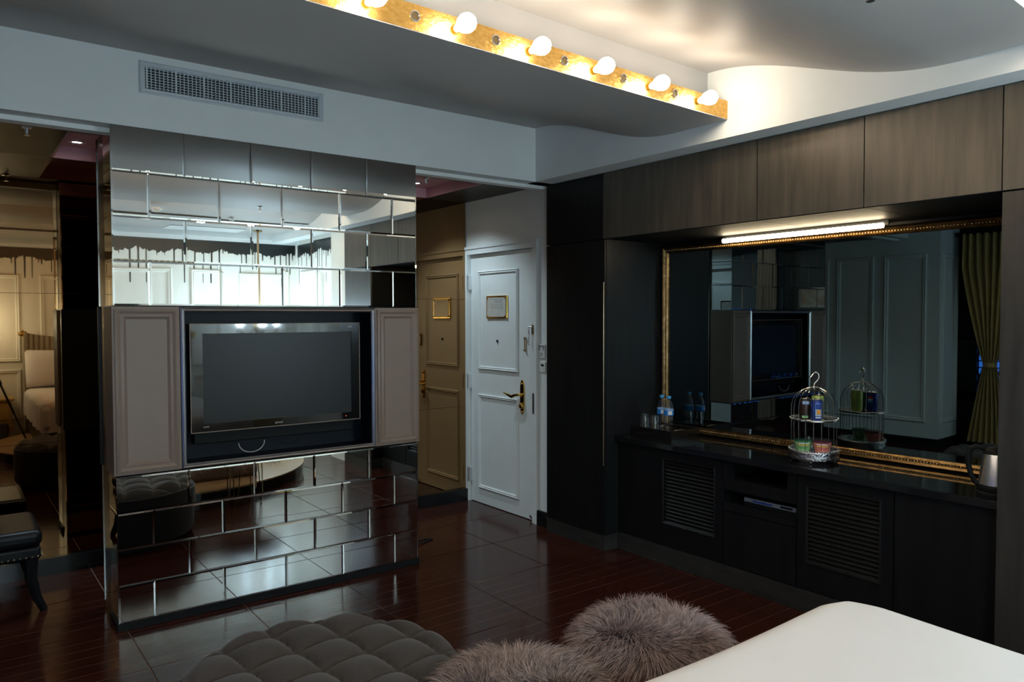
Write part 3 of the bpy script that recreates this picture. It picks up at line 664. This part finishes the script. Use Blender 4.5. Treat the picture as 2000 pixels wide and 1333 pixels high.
for k in range(NW):
    a = 2*math.pi*(k+.5)/NW; c_, s_ = math.cos(a), math.sin(a); rr = .113
    pts = [(rr, .06), (rr, .285)]+[(rr*math.cos(t), .285+.105*math.sin(t)) for t in [R(12*q) for q in range(1, 8)]]+[(.006, .390)]
    if 0 <= k <= 20: MB().tube([(CX+r_*c_, CY+r_*s_, WT+h) for r_, h in pts], .0014, 6).build('wire', 'chrome', cg, smooth=True)
MB().lathe([(.012, .386), (.008, .394), (.004, .40), (.007, .404), (.0035, .409)], (CX, CY, WT), 12).build('finial', 'chrome', cg, smooth=True)
hk = []
for k in range(22):
    t_ = k/21; a = R(-70+t_*290); hk.append((a, t_))
e1 = Vector((-.6, .8, 0))
pts = [(CX, CY, WT+.405)]
for dx, dz in ((.004, .012), (.012, .02), (.02, .032), (.022, .046), (.018, .060), (.008, .066), (-.002, .063), (-.010, .052), (-.015, .042), (-.022, .038), (-.026, .044)):
    q = Vector((CX, CY, WT+.402+dz))-e1*dx; pts.append(tuple(q))
MB().tube(pts, [.003, .0028, .0035, .0028, .0035, .0028, .0035, .0028, .0035, .0028, .003, .0034], 7).build('hook', 'chrome', cg, smooth=True)
def can(x, y, z, m, label, h=.108, r=.030):
    t = thing('drink_can', label, 'can', (x, y, z), 'cans on the upper tier of the birdcage')
    MB().lathe([(r-.006, 0), (r-.002, .004), (r, .010), (r, h-.012), (r-.004, h-.004)], (x, y, z), 24).build('can_body', m, t, smooth=True)
    MB().lathe([(r-.004, h-.0045), (r-.003, h-.001), (r-.005, h), (r-.007, h-.003), (.001, h-.003)], (x, y, z), 24, close=False).build('can_lid', 'chrome', t, smooth=True)
    return t
UT = WT+.2240
v = Vector((-CX, -CY, 0)).normalized(); rt = Vector((-v.y, v.x, 0))   # v: toward the viewer, rt: to the left of the picture
def at(f, l): return CX+v.x*f-rt.x*l*-1, CY+v.y*f-rt.y*l*-1
def pos(f, r_): p = Vector((CX, CY, 0))+v*f+rt*r_; return p.x, p.y
pr = pos(.068, .012); right_is = 1 if Vector((rt.x, rt.y, 0)).dot(Vector((Rv.x, Rv.y, 0))) > 0 else -1
p1 = pos(.055, .014*right_is); p2 = pos(.018, -.042*right_is); p3 = pos(-.045, .018*right_is)
c1 = can(*p1, UT, 'canblue', 'blue drink can with orange fruit picture in the birdcage')
def patch(t, c, z0, z1, a0, a1, r, m, name):
    n = 6; vs = []
    for k in range(n+1):
        a = a0+(a1-a0)*k/n
        for zz in (z0, z1): vs.append((c[0]+r*math.cos(a), c[1]+r*math.sin(a), zz))
    return MB().add(vs, [(2*k, 2*k+2, 2*k+3, 2*k+1) for k in range(n)]).build(name, m, t, smooth=True)
av_ = math.atan2(v.y, v.x)
patch(c1, p1, UT+.022, UT+.088, av_-.25, av_+.75, .0303, 'palelabel', 'label_panel')
patch(c1, p1, UT+.058, UT+.086, av_-.21, av_+.71, .0305, 'canblue', 'label_sky')
patch(c1, p1, UT+.030, UT+.056, av_-.05, av_+.62, .0305, 'orange', 'fruit_print')
patch(c1, p1, UT+.012, UT+.018, av_-.2, av_+.7, .0304, 'whiteprint', 'lower_text')
for z0, z1, m in ((.072, .086, 'redprint'), (.060, .071, 'whiteprint'), (.048, .060, 'bluelabel')): patch(c1, p1, UT+z0, UT+z1, av_+math.pi-1.0, av_+math.pi-.1, .0304, m, 'round_mark')
c2 = can(*p2, UT, 'candark', 'dark brown and silver drink can at the back of the birdcage')
patch(c2, p2, UT+.078, UT+.094, av_-.5, av_+.7, .0303, 'palelabel', 'print_band'); patch(c2, p2, UT+.006, UT+.018, av_-.6, av_+.5, .0303, 'noodlegreen', 'lower_band')
can(*p3, UT, 'cangreen', 'yellow green drink can standing behind the blue one', h=.122)
def bowl(f, r_, m, lid, label, tilt):
    x, y = pos(f, r_); z = WT+.0565
    t = thing('noodle_bowl', label, 'bowl', (x, y, z), 'noodle bowls on the lower tier of the birdcage')
    MB().lathe([(.034, 0), (.036, .003), (.043, .044), (.045, .048), (.045, .052)], (x, y, z), 28).build('bowl_body', m, t, smooth=True)
    MB().lathe([(.0462, .0505), (.0465, .054), (.044, .057), (.002, .0575)], (x, y, z), 28, close=False).build('lid', lid, t, smooth=True)
    patch(t, (x, y), z+.030, z+.036, av_-.7, av_+.8, .0424, 'yellow', 'yellow_band')
    patch(t, (x, y), z+.040, z+.045, av_-.7, av_+.8, .0446, 'whiteprint' , 'name_band')
    t.rotation_euler = (0, 0, 0); return t
bowl(.028, -.053*right_is, 'noodlegreen', 'greenlid', 'green instant noodle bowl on the lower birdcage tier', 0)
bowl(.042, .042*right_is, 'noodlered', 'redlid', 'red instant noodle bowl on the lower birdcage tier', 0)

# ---- kettle
KX, KY = 3.56, 1.292
k = thing('kettle', 'brushed steel electric kettle with black handle by the right cabinet', 'kettle', (KX, KY, WT))
MB().lathe([(.075, 0), (.076, .012), (.070, .018)], (KX, KY, WT), 32).build('power_base', 'blackmatt', k, smooth=True)
MB().lathe([(.070, .020), (.072, .028), (.072, .040), (.069, .046)], (KX, KY, WT), 32).build('lower_collar', 'blackmatt', k, smooth=True)
MB().lathe([(.068, .047), (.066, .06), (.052, .172), (.050, .176)], (KX, KY, WT), 36).build('kettle_body', 'steel', k, smooth=True)
ld_ = MB().lathe([(.051, .1765), (.050, .186), (.036, .202), (.010, .209)], (KX, KY, WT), 28).build('lid', 'blackmatt', k, smooth=True)
hd = Vector((-.35, .94, 0)).normalized()
hp_ = [Vector((KX, KY, WT))+hd*a+Vector((0, 0, b)) for a, b in ((.046, .196), (.075, .203), (.098, .192), (.104, .160), (.102, .115), (.092, .075), (.074, .045), (.066, .036))]
MB().tube(hp_, [.008, .011, .012, .012, .011, .011, .010, .007], 10).build('handle', 'blackmatt', k, smooth=True)
MB().prism([(KX-.012-hd.x*.045, KY-.0-hd.y*.045, WT+.150), (KX+.012-hd.x*.045, KY-hd.y*.045, WT+.150), (KX-hd.x*.078, KY-hd.y*.078, WT+.172)], (0, 0, .012)).build('spout', 'steel', k)

# ---- notice plaque, switches by the door
t = thing('notice_plaque', 'gold framed notice behind acrylic hanging on the white door', 'sign', (3.425, 4.718, 1.578))
bx('gold_back', 'brass', (3.418, 4.583, 1.490, 3.429, 4.853, 1.666), t, bevel=.002)
bx('notice', 'paper', (3.4165, 4.597, 1.503, 3.4178, 4.84, 1.652), t)
P = lambda n, a, b, z0, z1, m: bx(n, m, (3.4158, a, z0, 3.4164, b, z1), t)
for kx in range(8): P('heading_mark', 4.80-.022*kx-.012, 4.80-.022*kx, 1.634, 1.641, 'ink')
P('subheading', 4.64, 4.75, 1.621, 1.6245, 'ink')
for z_ in (1.612, 1.596, 1.582, 1.570): P('text_line', 4.635, 4.785, z_-.0015, z_, 'ink')
for y_ in (4.635, 4.785): P('box_line', y_-.001, y_+.001, 1.570, 1.612, 'ink')
bx('acrylic_cover', 'perspex', (3.4115, 4.592, 1.498, 3.4145, 4.845, 1.657), t)
for a in (4.603, 4.834):
    for b in (1.508, 1.647): MB().cyl((3.4180, a, b), (3.408, a, b), .0055, n=10).build('standoff', 'antique', t)
t = thing('doorbell_switch', 'white card switch panel with dark emblem beside the door', 'switch', (3.405, 4.150, 1.25))
bx('plate', 'plastic', (3.402, 4.112, 1.205, 3.4098, 4.188, 1.305), t, bevel=.003)
MB().prism([(3.4015, 4.122, 1.298), (3.4015, 4.178, 1.298), (3.4015, 4.178, 1.262), (3.4015, 4.168, 1.262), (3.4015, 4.160, 1.288), (3.4015, 4.138, 1.288), (3.4015, 4.128, 1.262), (3.4015, 4.122, 1.262)], (-.001, 0, 0)).build('emblem', 'ink', t)
bx('lower_print', 'print', (3.401, 4.14, 1.222, 3.4018, 4.165, 1.246), t)
t = thing('light_switch', 'small white light switch below the card switch', 'switch', (3.405, 4.140, 1.16))
bx('plate', 'plastic', (3.403, 4.106, 1.105, 3.4098, 4.174, 1.182), t, bevel=.003); bx('rocker', 'blackmatt', (3.401, 4.126, 1.150, 3.4032, 4.154, 1.164), t)

# ================================================================== PLATFORM, BED AND BEDSIDE
pf = thing('bed_platform', 'round oak topped platform with black edge under the bed', 'platform', (1.63, .35, 0))
def disc(n, r, z0, z1, ymin):
    pts = [(1.63+r*math.cos(2*math.pi*k/n), max(ymin, .35+r*math.sin(2*math.pi*k/n))) for k in range(n)]; return [(a, b, z0) for a, b in pts], (0, 0, z1-z0)
MB().prism(*disc(72, 1.25, 0, .088, WB+.03)).build('fascia', 'black', pf); MB().prism(*disc(72, 1.262, .0885, .10, WB+.03)).build('deck', 'oakfloor', pf)
BX0, BX1, BY0, BY1 = .775, 2.25, -.86, 1.262
bed = thing('bed', 'white dressed double bed in the right foreground', 'bed', (1.5, .2, .10))
bx('bed_base', 'bedbase', (BX0+.03, BY0, .10, BX1-.03, BY1-.04, .33), bed, bevel=.03)
bx('mattress', 'linen', (BX0+.02, BY0, .335, BX1-.02, BY1-.02, .60), bed, bevel=.05)
def rbox(u, v_):
    """duvet: grid over a rounded box, falling over the sides"""
    a = (u*2-1); b = (v_*2-1)
    hx, hy = (BX1-BX0)/2, (BY1-BY0)/2; cx, cy = (BX1+BX0)/2, (BY1+BY0)/2
    drop = .30
    def axis(t, h):
        full = h+drop; s_ = t*full; r_ = .085; sg = 1 if s_ >= 0 else -1; s_ = abs(s_)
        if s_ <= h-r_: return sg*s_, 0
        q = (s_-(h-r_))/(r_*math.pi/2)
        if q < 1: return sg*(h-r_+r_*math.sin(q*math.pi/2)), -r_*(1-math.cos(q*math.pi/2))
        return sg*h, -r_-(s_-(h-r_)-r_*math.pi/2)
    x, zx = axis(a, hx); y, zy = axis(b, hy)
    z = .640+max(-.32, min(zx, zy)+.0*max(zx, zy))
    if zx < -.03 and zy < -.03:
        # rounded plan corner
        rx, ry = x, y; sgx = 1 if x > 0 else -1; sgy = 1 if y > 0 else -1
        pass
    rc = .17; dx = (abs(x)-(hx-rc))/rc; dy = (abs(y)-(hy-rc))/rc
    if dx > 0 and dy > 0:
        mx_, my_ = dx*math.sqrt(1-min(1, dy)**2/2), dy*math.sqrt(1-min(1, dx)**2/2)
        x = math.copysign(hx-rc+rc*mx_, x); y = math.copysign(hy-rc+rc*my_, y); z -= .012*min(dx, dy)
    z += .006*math.sin(x*5.1+1)*math.sin(y*4.3) + (.004*math.sin(x*23+y*9) if zx < -.05 or zy < -.05 else 0)
    if zx < -.05 and abs(x) > hx-.01: x += .012*math.sin(y*17)*min(1, -zx*5)
    if zy < -.05 and abs(y) > hy-.01: y += .012*math.sin(x*19)*min(1, -zy*5)
    return (cx+x, cy+y, z)
MB().grid(rbox, 110, 120).build('duvet', 'linen', bed, smooth=True, angle=80)
# headboard, pleated and winged
def hb(u, v_):
    x = .80+u*1.43; top = 1.30-.05*math.sin(math.pi*u)+.03*abs(2*u-1)**6; z = .12+v_*(top-.12)
    y = -.93+.012*math.sin(u*150)*(.3+.7*v_)+.06*abs(2*u-1)**8
    return (x, y, z)
MB().grid(hb, 240, 10).build('headboard', 'headboard', bed, smooth=True, angle=80)
MB().prism([(.80, -1.08, .10), (2.23, -1.08, .10), (2.23, -1.08, 1.29), (2.0, -1.08, 1.26), (1.515, -1.08, 1.245), (1.03, -1.08, 1.26), (.80, -1.08, 1.29)], (0, .14, 0)).build('headboard_core', 'headboard', bed)
for x in (.79, 2.24):
    MB().sphere((x, -.95, 1.30), .035, 12, 8, (1.3, .8, .9)).sphere((x-.03, -.95, 1.31), .02).sphere((x+.03, -.95, 1.32), .02).sphere((x, -.95, 1.34), .018).build('gold_finial', 'brass', bed, smooth=True)
def pillow(cx, cy, cz, wx, wz, d, lean, label, m):
    mb = MB()
    def P_(sg):
        def fn(u, v_):
            a, b = u*2-1, v_*2-1; k_ = (1-abs(a)**3.2)*(1-abs(b)**3.2); pin = 1-.06*(abs(a*b))
            y = sg*d*max(0, k_)**.55; zz = b*wz*(1-.05*(1-abs(a))); xx = a*wx*(1-.05*(1-abs(b)))*pin
            return (cx+xx, cy+y+lean*(-b)*.10, cz+zz)
        return fn
    mb.grid(P_(1), 20, 16); mb.grid(P_(-1), 20, 16)
    o = mb.build('pillow', m, smooth=True, angle=80); return tag(o, label, 'pillow', 'pillows on the bed')
pillow(1.09, -.74, .88, .31, .225, .09, 1, 'white pillow against the headboard on the entry side', 'linen')
pillow(1.90, -.74, .88, .31, .225, .09, 1, 'white pillow against the headboard on the cabinet side', 'linen')

def fur(name, m, parent, pts, n, ln, wd, droop, seed):
    """thin tapering strands; pts(rng) -> (point, normal)"""
    rng = random.Random(seed); vs = []; fs = []
    for _ in range(n):
        p, nrm = pts(rng); p = Vector(p); nrm = Vector(nrm).normalized()
        fa = 2.2*math.sin(p.x*11+seed)+2.0*math.sin(p.y*13-seed)+1.2*math.sin(p.z*17)
        tang = Vector((rng.gauss(0, .45)+1.1*math.cos(fa), rng.gauss(0, .45)+1.1*math.sin(fa), rng.gauss(0, .3))); tang = tang-nrm*tang.dot(nrm)
        d = (nrm+tang*.45).normalized(); L_ = ln*rng.uniform(.6, 1.15); w_ = wd*rng.uniform(.7, 1.3)
        side = d.cross(Vector((rng.random()-.5, rng.random()-.5, rng.random()-.5))).normalized()*w_
        b = len(vs); S_ = 4
        for k_ in range(S_+1):
            t_ = k_/S_; q = p+d*(L_*t_)+Vector((tang.x*.012, tang.y*.012, -droop))*(t_*t_)
            s_ = side*(1-t_*.9); vs.append(tuple(q-s_)); vs.append(tuple(q+s_))
        for k_ in range(S_): fs.append((b+2*k_, b+2*k_+1, b+2*k_+3, b+2*k_+2))
    mb = MB(); mb.v = vs; mb.f = fs
    o0 = wloc(parent); me = bpy.data.meshes.new(name); me.from_pydata([tuple(Vector(p)-o0) for p in vs], [], fs); me.materials.append(M[m])
    me.polygons.foreach_set('use_smooth', [True]*len(fs))
    o = bpy.data.objects.new(name, me); col.objects.link(o); o.parent = parent; o['kind'] = 'stuff'; return o
cu = thing('fur_cushion', 'slate grey shaggy cushion between the bed pillows', 'cushion', (1.40, -.52, .66))
MB().sphere((1.40, -.52, .86), .19, 20, 12, (1.05, .42, 1.05)).build('cushion_core', 'furskin', cu, smooth=True)
def cush(rng):
    a = rng.uniform(0, 2*math.pi); c_ = rng.uniform(-.98, .98); s_ = math.sqrt(1-c_*c_)
    n_ = (s_*math.cos(a), s_*math.sin(a)*2, c_); return (1.40+.19*1.05*s_*math.cos(a), -.52+.19*.42*s_*math.sin(a), .86+.19*1.05*c_), n_
fur('fur', 'fur3', cu, cush, 4500, .055, .0022, .02, 3)

def nightstand(x, label):
    t = thing('nightstand', label, 'nightstand', (x, -.83, .10 if abs(x-1.63) < 1.2 else 0), 'ochre nightstands')
    zb = t.location.z
    bx('body', 'ochre', (x-.23, -1.05, zb+.22, x+.23, -.66, zb+.50), t, bevel=.02); MB().box(x-.26, -1.08, zb+.50, x+.26, -.63, zb+.53).build('top', 'ochre', t, bevel=.012)
    d = bx('drawer', 'ochre', (x-.19, -.66, zb+.27, x+.19, -.645, zb+.46), t, bevel=.008); MB().sphere((x, -.632, zb+.365), .015).build('knob', 'brass', d, smooth=True)
    for sx in (-1, 1):
        for yy in (-1.03, -.69): MB().tube([(x+sx*.20, yy, zb+.24), (x+sx*.225, yy, zb+.16), (x+sx*.20, yy, zb+.06), (x+sx*.215, yy, zb)], [.03, .026, .014, .018], 8).build('leg', 'ochre', t, smooth=True)
nightstand(.42, 'ochre lacquered nightstand on the window side of the bed'); nightstand(2.95, 'ochre lacquered nightstand on the cabinet side of the bed')

def chandelier(x, y, label):
    t = thing('pendant_chandelier', label, 'lamp', (x, y, 2.50), 'bedside pendant chandeliers')
    MB().lathe([(.05, 0), (.045, -.02), (.01, -.03)], (x, y, 2.50), 18).build('canopy', 'antique', t, smooth=True)
    MB().cyl((x, y, 2.48), (x, y, 1.52), .011, n=8).build('cord', 'tan', t)
    MB().lathe([(.012, 0), (.03, -.03), (.014, -.07), (.035, -.12), (.022, -.17), (.006, -.22)], (x, y, 1.53), 18).build('stem', 'brass', t, smooth=True)
    for k_ in range(5):
        a = 2*math.pi*(k_+.3)/5; c_, s_ = math.cos(a), math.sin(a); Q = lambda r_, z_: (x+r_*c_, y+r_*s_, z_)
        ar = MB().tube([Q(.02, 1.38), Q(.09, 1.31), Q(.17, 1.31), Q(.22, 1.35)], .007, 7).build('arm', 'brass', t, smooth=True)
        MB().lathe([(.03, 0), (.034, .006), (.012, .012), (.012, .06)], Q(.22, 1.35), 12).build('candle_cup', 'brass', ar, smooth=True)
        MB().lathe([(.012, 0), (.021, .022), (.019, .04), (.008, .066), (.001, .075)], Q(.22, 1.411), 12).build('bulb', 'coolbulb', ar, smooth=True, angle=80)
        for r_, z_ in ((.15, 1.27), (.22, 1.30)): MB().lathe([(.0005, .03), (.009, .006), (.0005, -.02)], Q(r_, z_), 6, close=False).build('crystal', 'glass', t)
chandelier(2.87, -.62, 'brass pendant chandelier hanging on the cabinet side of the bed'); chandelier(.16, -.66, 'brass pendant chandelier hanging on the window side of the bed')

# ---- ottoman: round, button tufted
ot = thing('tufted_ottoman', 'round taupe velvet button tufted ottoman in front of the pillar', 'ottoman', (.96, 2.24, 0))
OX, OY, OR, OH = .945, 2.25, .465, .40
ex = Vector((Rv.x, Rv.y)); ey = Vector((-Rv.y, Rv.x))
def tuft(px, py):
    a = px*ex.x+py*ex.y; b = px*ey.x+py*ey.y
    u_ = a/.24+b/.25; v_ = a/.24-b/.25
    return (abs(math.sin(math.pi*u_))*abs(math.sin(math.pi*v_)))
def top(u, v_):
    a, b = u*2-1, v_*2-1
    x = a*math.sqrt(max(0, 1-b*b/2)); y = b*math.sqrt(max(0, 1-a*a/2)); r_ = min(1, math.hypot(x, y))
    h = tuft(x*OR, y*OR); edge = max(0, (r_-.84)/.16)
    z = OH-.038+.042*h**.36*(1-.55*edge)-.075*(1-math.sqrt(max(0, 1-edge*edge)))
    return (OX+x*OR, OY+y*OR, z)
cu_ = MB().grid(top, 150, 150).build('tufted_cushion', 'velvet', ot, smooth=True, angle=100)
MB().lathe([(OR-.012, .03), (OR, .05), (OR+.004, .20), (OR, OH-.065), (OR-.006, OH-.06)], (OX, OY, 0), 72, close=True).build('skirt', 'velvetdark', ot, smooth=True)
MB().lathe([(OR-.04, 0), (OR-.04, .03)], (OX, OY, 0), 48).build('plinth', 'blackmatt', ot)
for i in range(-6, 7):
    for j in range(-6, 7):
        a = (i+j)*.12; b = (i-j)*.125; x = a*ex.x+b*ey.x; y = a*ex.y+b*ey.y
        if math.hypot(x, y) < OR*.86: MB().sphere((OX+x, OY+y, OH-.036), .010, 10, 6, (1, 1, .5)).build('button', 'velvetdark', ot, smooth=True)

# ---- two fur stools
def stool(x, y, r_, h, m, seed, label):
    t = thing('fur_stool', label, 'stool', (x, y, 0), 'shaggy round stools at the foot of the bed')
    for k_ in range(4):      # hairpin wire legs
        a = R(45+90*k_); c_, s_ = math.cos(a), math.sin(a); Q = lambda r2, tt, z_: (x+r2*c_-tt*s_, y+r2*s_+tt*c_, z_)
        MB().tube([Q(.13, -.035, h-.09), Q(.145, -.012, .02), Q(.147, 0, .005), Q(.145, .012, .02), Q(.13, .035, h-.09)], .0042, 7).build('leg', 'antique', t, smooth=True)
    MB().sphere((x, y, h-.05), 1, 28, 12, (r_, r_, .05)).build('seat_pad', 'furskin', t, smooth=True)
    def pt(rng):
        a = rng.uniform(0, 2*math.pi); q = math.sqrt(rng.random())*1.02
        if q < 1 and rng.random() < .8: c_ = math.sqrt(max(0, 1-q*q)); s_ = q
        else: c_ = rng.uniform(-.35, .35); s_ = math.sqrt(1-c_*c_)
        return (x+r_*s_*math.cos(a), y+r_*s_*math.sin(a), h-.05+.05*c_), (s_**2*math.cos(a)*.95, s_**2*math.sin(a)*.95, max(.1, c_)*.85)
    fur('fur', m, t, pt, 12000, .105, .0016, .045, seed)
stool(1.93, 1.765, .205, .435, 'fur1', 11, 'mauve grey shaggy round stool right beside the white bed')
stool(1.355, 1.755, .22, .42, 'fur2', 12, 'brown grey shaggy round stool between ottoman and bed')

# ---- black leather armchair
ac = thing('armchair', 'black leather armchair with nailhead trim at the left edge', 'armchair', (.08, 4.72, 0))
bx('seat_frame', 'leather', (-.24, 4.47, .275, .375, 4.99, .34), ac, bevel=.015, smooth=True, angle=75)
sp = MB(); sp.box(-.23, 4.463, .34, .382, 4.96, .425); sp.build('seat', 'leather', ac, bevel=.032, smooth=True, angle=75)
bx('backrest', 'leather', (-.30, 4.46, .36, -.16, 5.0, .80), ac, bevel=.04, smooth=True, angle=75)
bx('arm', 'leather', (-.26, 4.94, .36, .22, 5.03, .62), ac, bevel=.03, smooth=True, angle=75)
bx('arm', 'leather', (-.28, 4.45, .43, .16, 4.53, .50), ac, bevel=.03, smooth=True, angle=75)
for sx, sy_ in ((.335, 4.50), (.335, 4.96), (-.22, 4.50), (-.22, 4.96)):
    o_ = .05 if sx > 0 else -.05
    MB().tube([(sx, sy_, .28), (sx-.005, sy_, .18), (sx+o_*.35, sy_, .08), (sx+o_, sy_, .0)], [.030, .028, .022, .017], 8).build('leg', 'wooddark', ac, smooth=True)
n0 = None
for k_ in range(24):
    l = Vector((-.22+.0252*k_, 4.466, .292))-ac.location
    if n0 is None: n0 = MB().sphere((0, 0, 0), .0055, 8, 5).build('nailhead', 'antique', smooth=True); n0.parent = ac; n0.location = l
    else: share(n0, 'nailhead', l, ac)
for k_ in range(19): share(n0, 'nailhead', Vector((.379, 4.48+.026*k_, .292))-ac.location, ac)

# ---- curtains and rod in the window bay
rod = thing('curtain_rod', 'black curtain rod across the window bay', 'curtain rod', (-1.66, 1.9, 2.46))
MB().cyl((-1.66, .1, 2.44), (-1.66, 3.55, 2.44), .014).build('pole', 'blackmatt', rod, smooth=True)
for y in (.1, 3.55): MB().sphere((-1.66, y, 2.44), .028).build('finial', 'blackmatt', rod, smooth=True)
def curtain(yc, ytie, top_w, m, label, tied=True):
    t = thing('curtain', label, 'curtain', (-1.64, yc, .06))
    def fn(u, v_):
        z = .06+v_*2.38
        if tied:
            if z > .95: k_ = min(1, (z-.95)/1.1); wd = .13+(top_w-.13)*k_**.8; c_ = ytie+(yc-ytie)*k_
            else: k_ = (.95-z)/.89; wd = .13+.30*k_**.8; c_ = ytie
        else: wd = top_w; c_ = yc
        a = u*2-1; amp = .018+.03*wd
        return (-1.64+amp*math.sin(u*46+.6*math.sin(z*2)), c_+a*wd/2+.006*math.sin(z*3+u*9), z)
    MB().grid(fn, 120, 40).build('cloth', m, t, smooth=True, angle=100)
    if tied: MB().lathe([(.062, -.025), (.068, 0), (.062, .025)], (-1.64, ytie, .95), 20, close=False).build('tie_back', m, t, smooth=True)
    return t
curtain(3.20, 3.19, .56, 'curtain', 'mustard curtain tied back at the entry end of the window')
curtain(.55, .50, .56, 'curtain', 'mustard curtain tied back at the bed end of the window')
curtain(1.95, 1.95, .30, 'sheer', 'pale narrow curtain hanging at the middle of the window', False)
t = thing('picture', 'small framed print hanging on the window screen', 'picture', (-1.87, 2.5, 1.75))
MB().add(*molding(2.3, 1.62, 2.75, 1.90, .035, .015, lambda u, v_, d: (-1.882+d, u, v_))).build('picture_frame', 'plastic', t); bx('print', 'art', (-1.884, 2.33, 1.65, -1.88, 2.72, 1.87), t)

# ---- tripod beside the bed (its leg shows in the bronze mirror)
tp = thing('tripod', 'black tripod standing beside the bed, seen in the bronze mirror', 'tripod', (.31, -.14, 0))
MB().cyl((.31, -.14, .75), (.31, -.14, 1.36), .014).build('centre_column', 'blackmatt', tp, smooth=True); MB().lathe([(.03, 0), (.035, .02), (.03, .05), (.045, .06), (.045, .07)], (.31, -.14, 1.33), 14).build('head', 'blackmatt', tp, smooth=True)
for fx, fy, fz in ((.742, -.14, .10), (.02, .22, 0), (.02, -.52, 0)):
    a = Vector((.31, -.14, 1.30)); b = Vector((fx, fy, fz)); q1 = a.lerp(b, .45); q2 = a.lerp(b, .75)
    l = MB().tube([a, q1], .016, 8).tube([q1, q2], .012, 8).tube([q2, b], .009, 8).build('leg', 'blackmatt', tp, smooth=True); MB().cyl(q1-(b-a).normalized()*.03, q1+(b-a).normalized()*.02, .02).build('leg_lock', 'blackmatt', l, smooth=True)
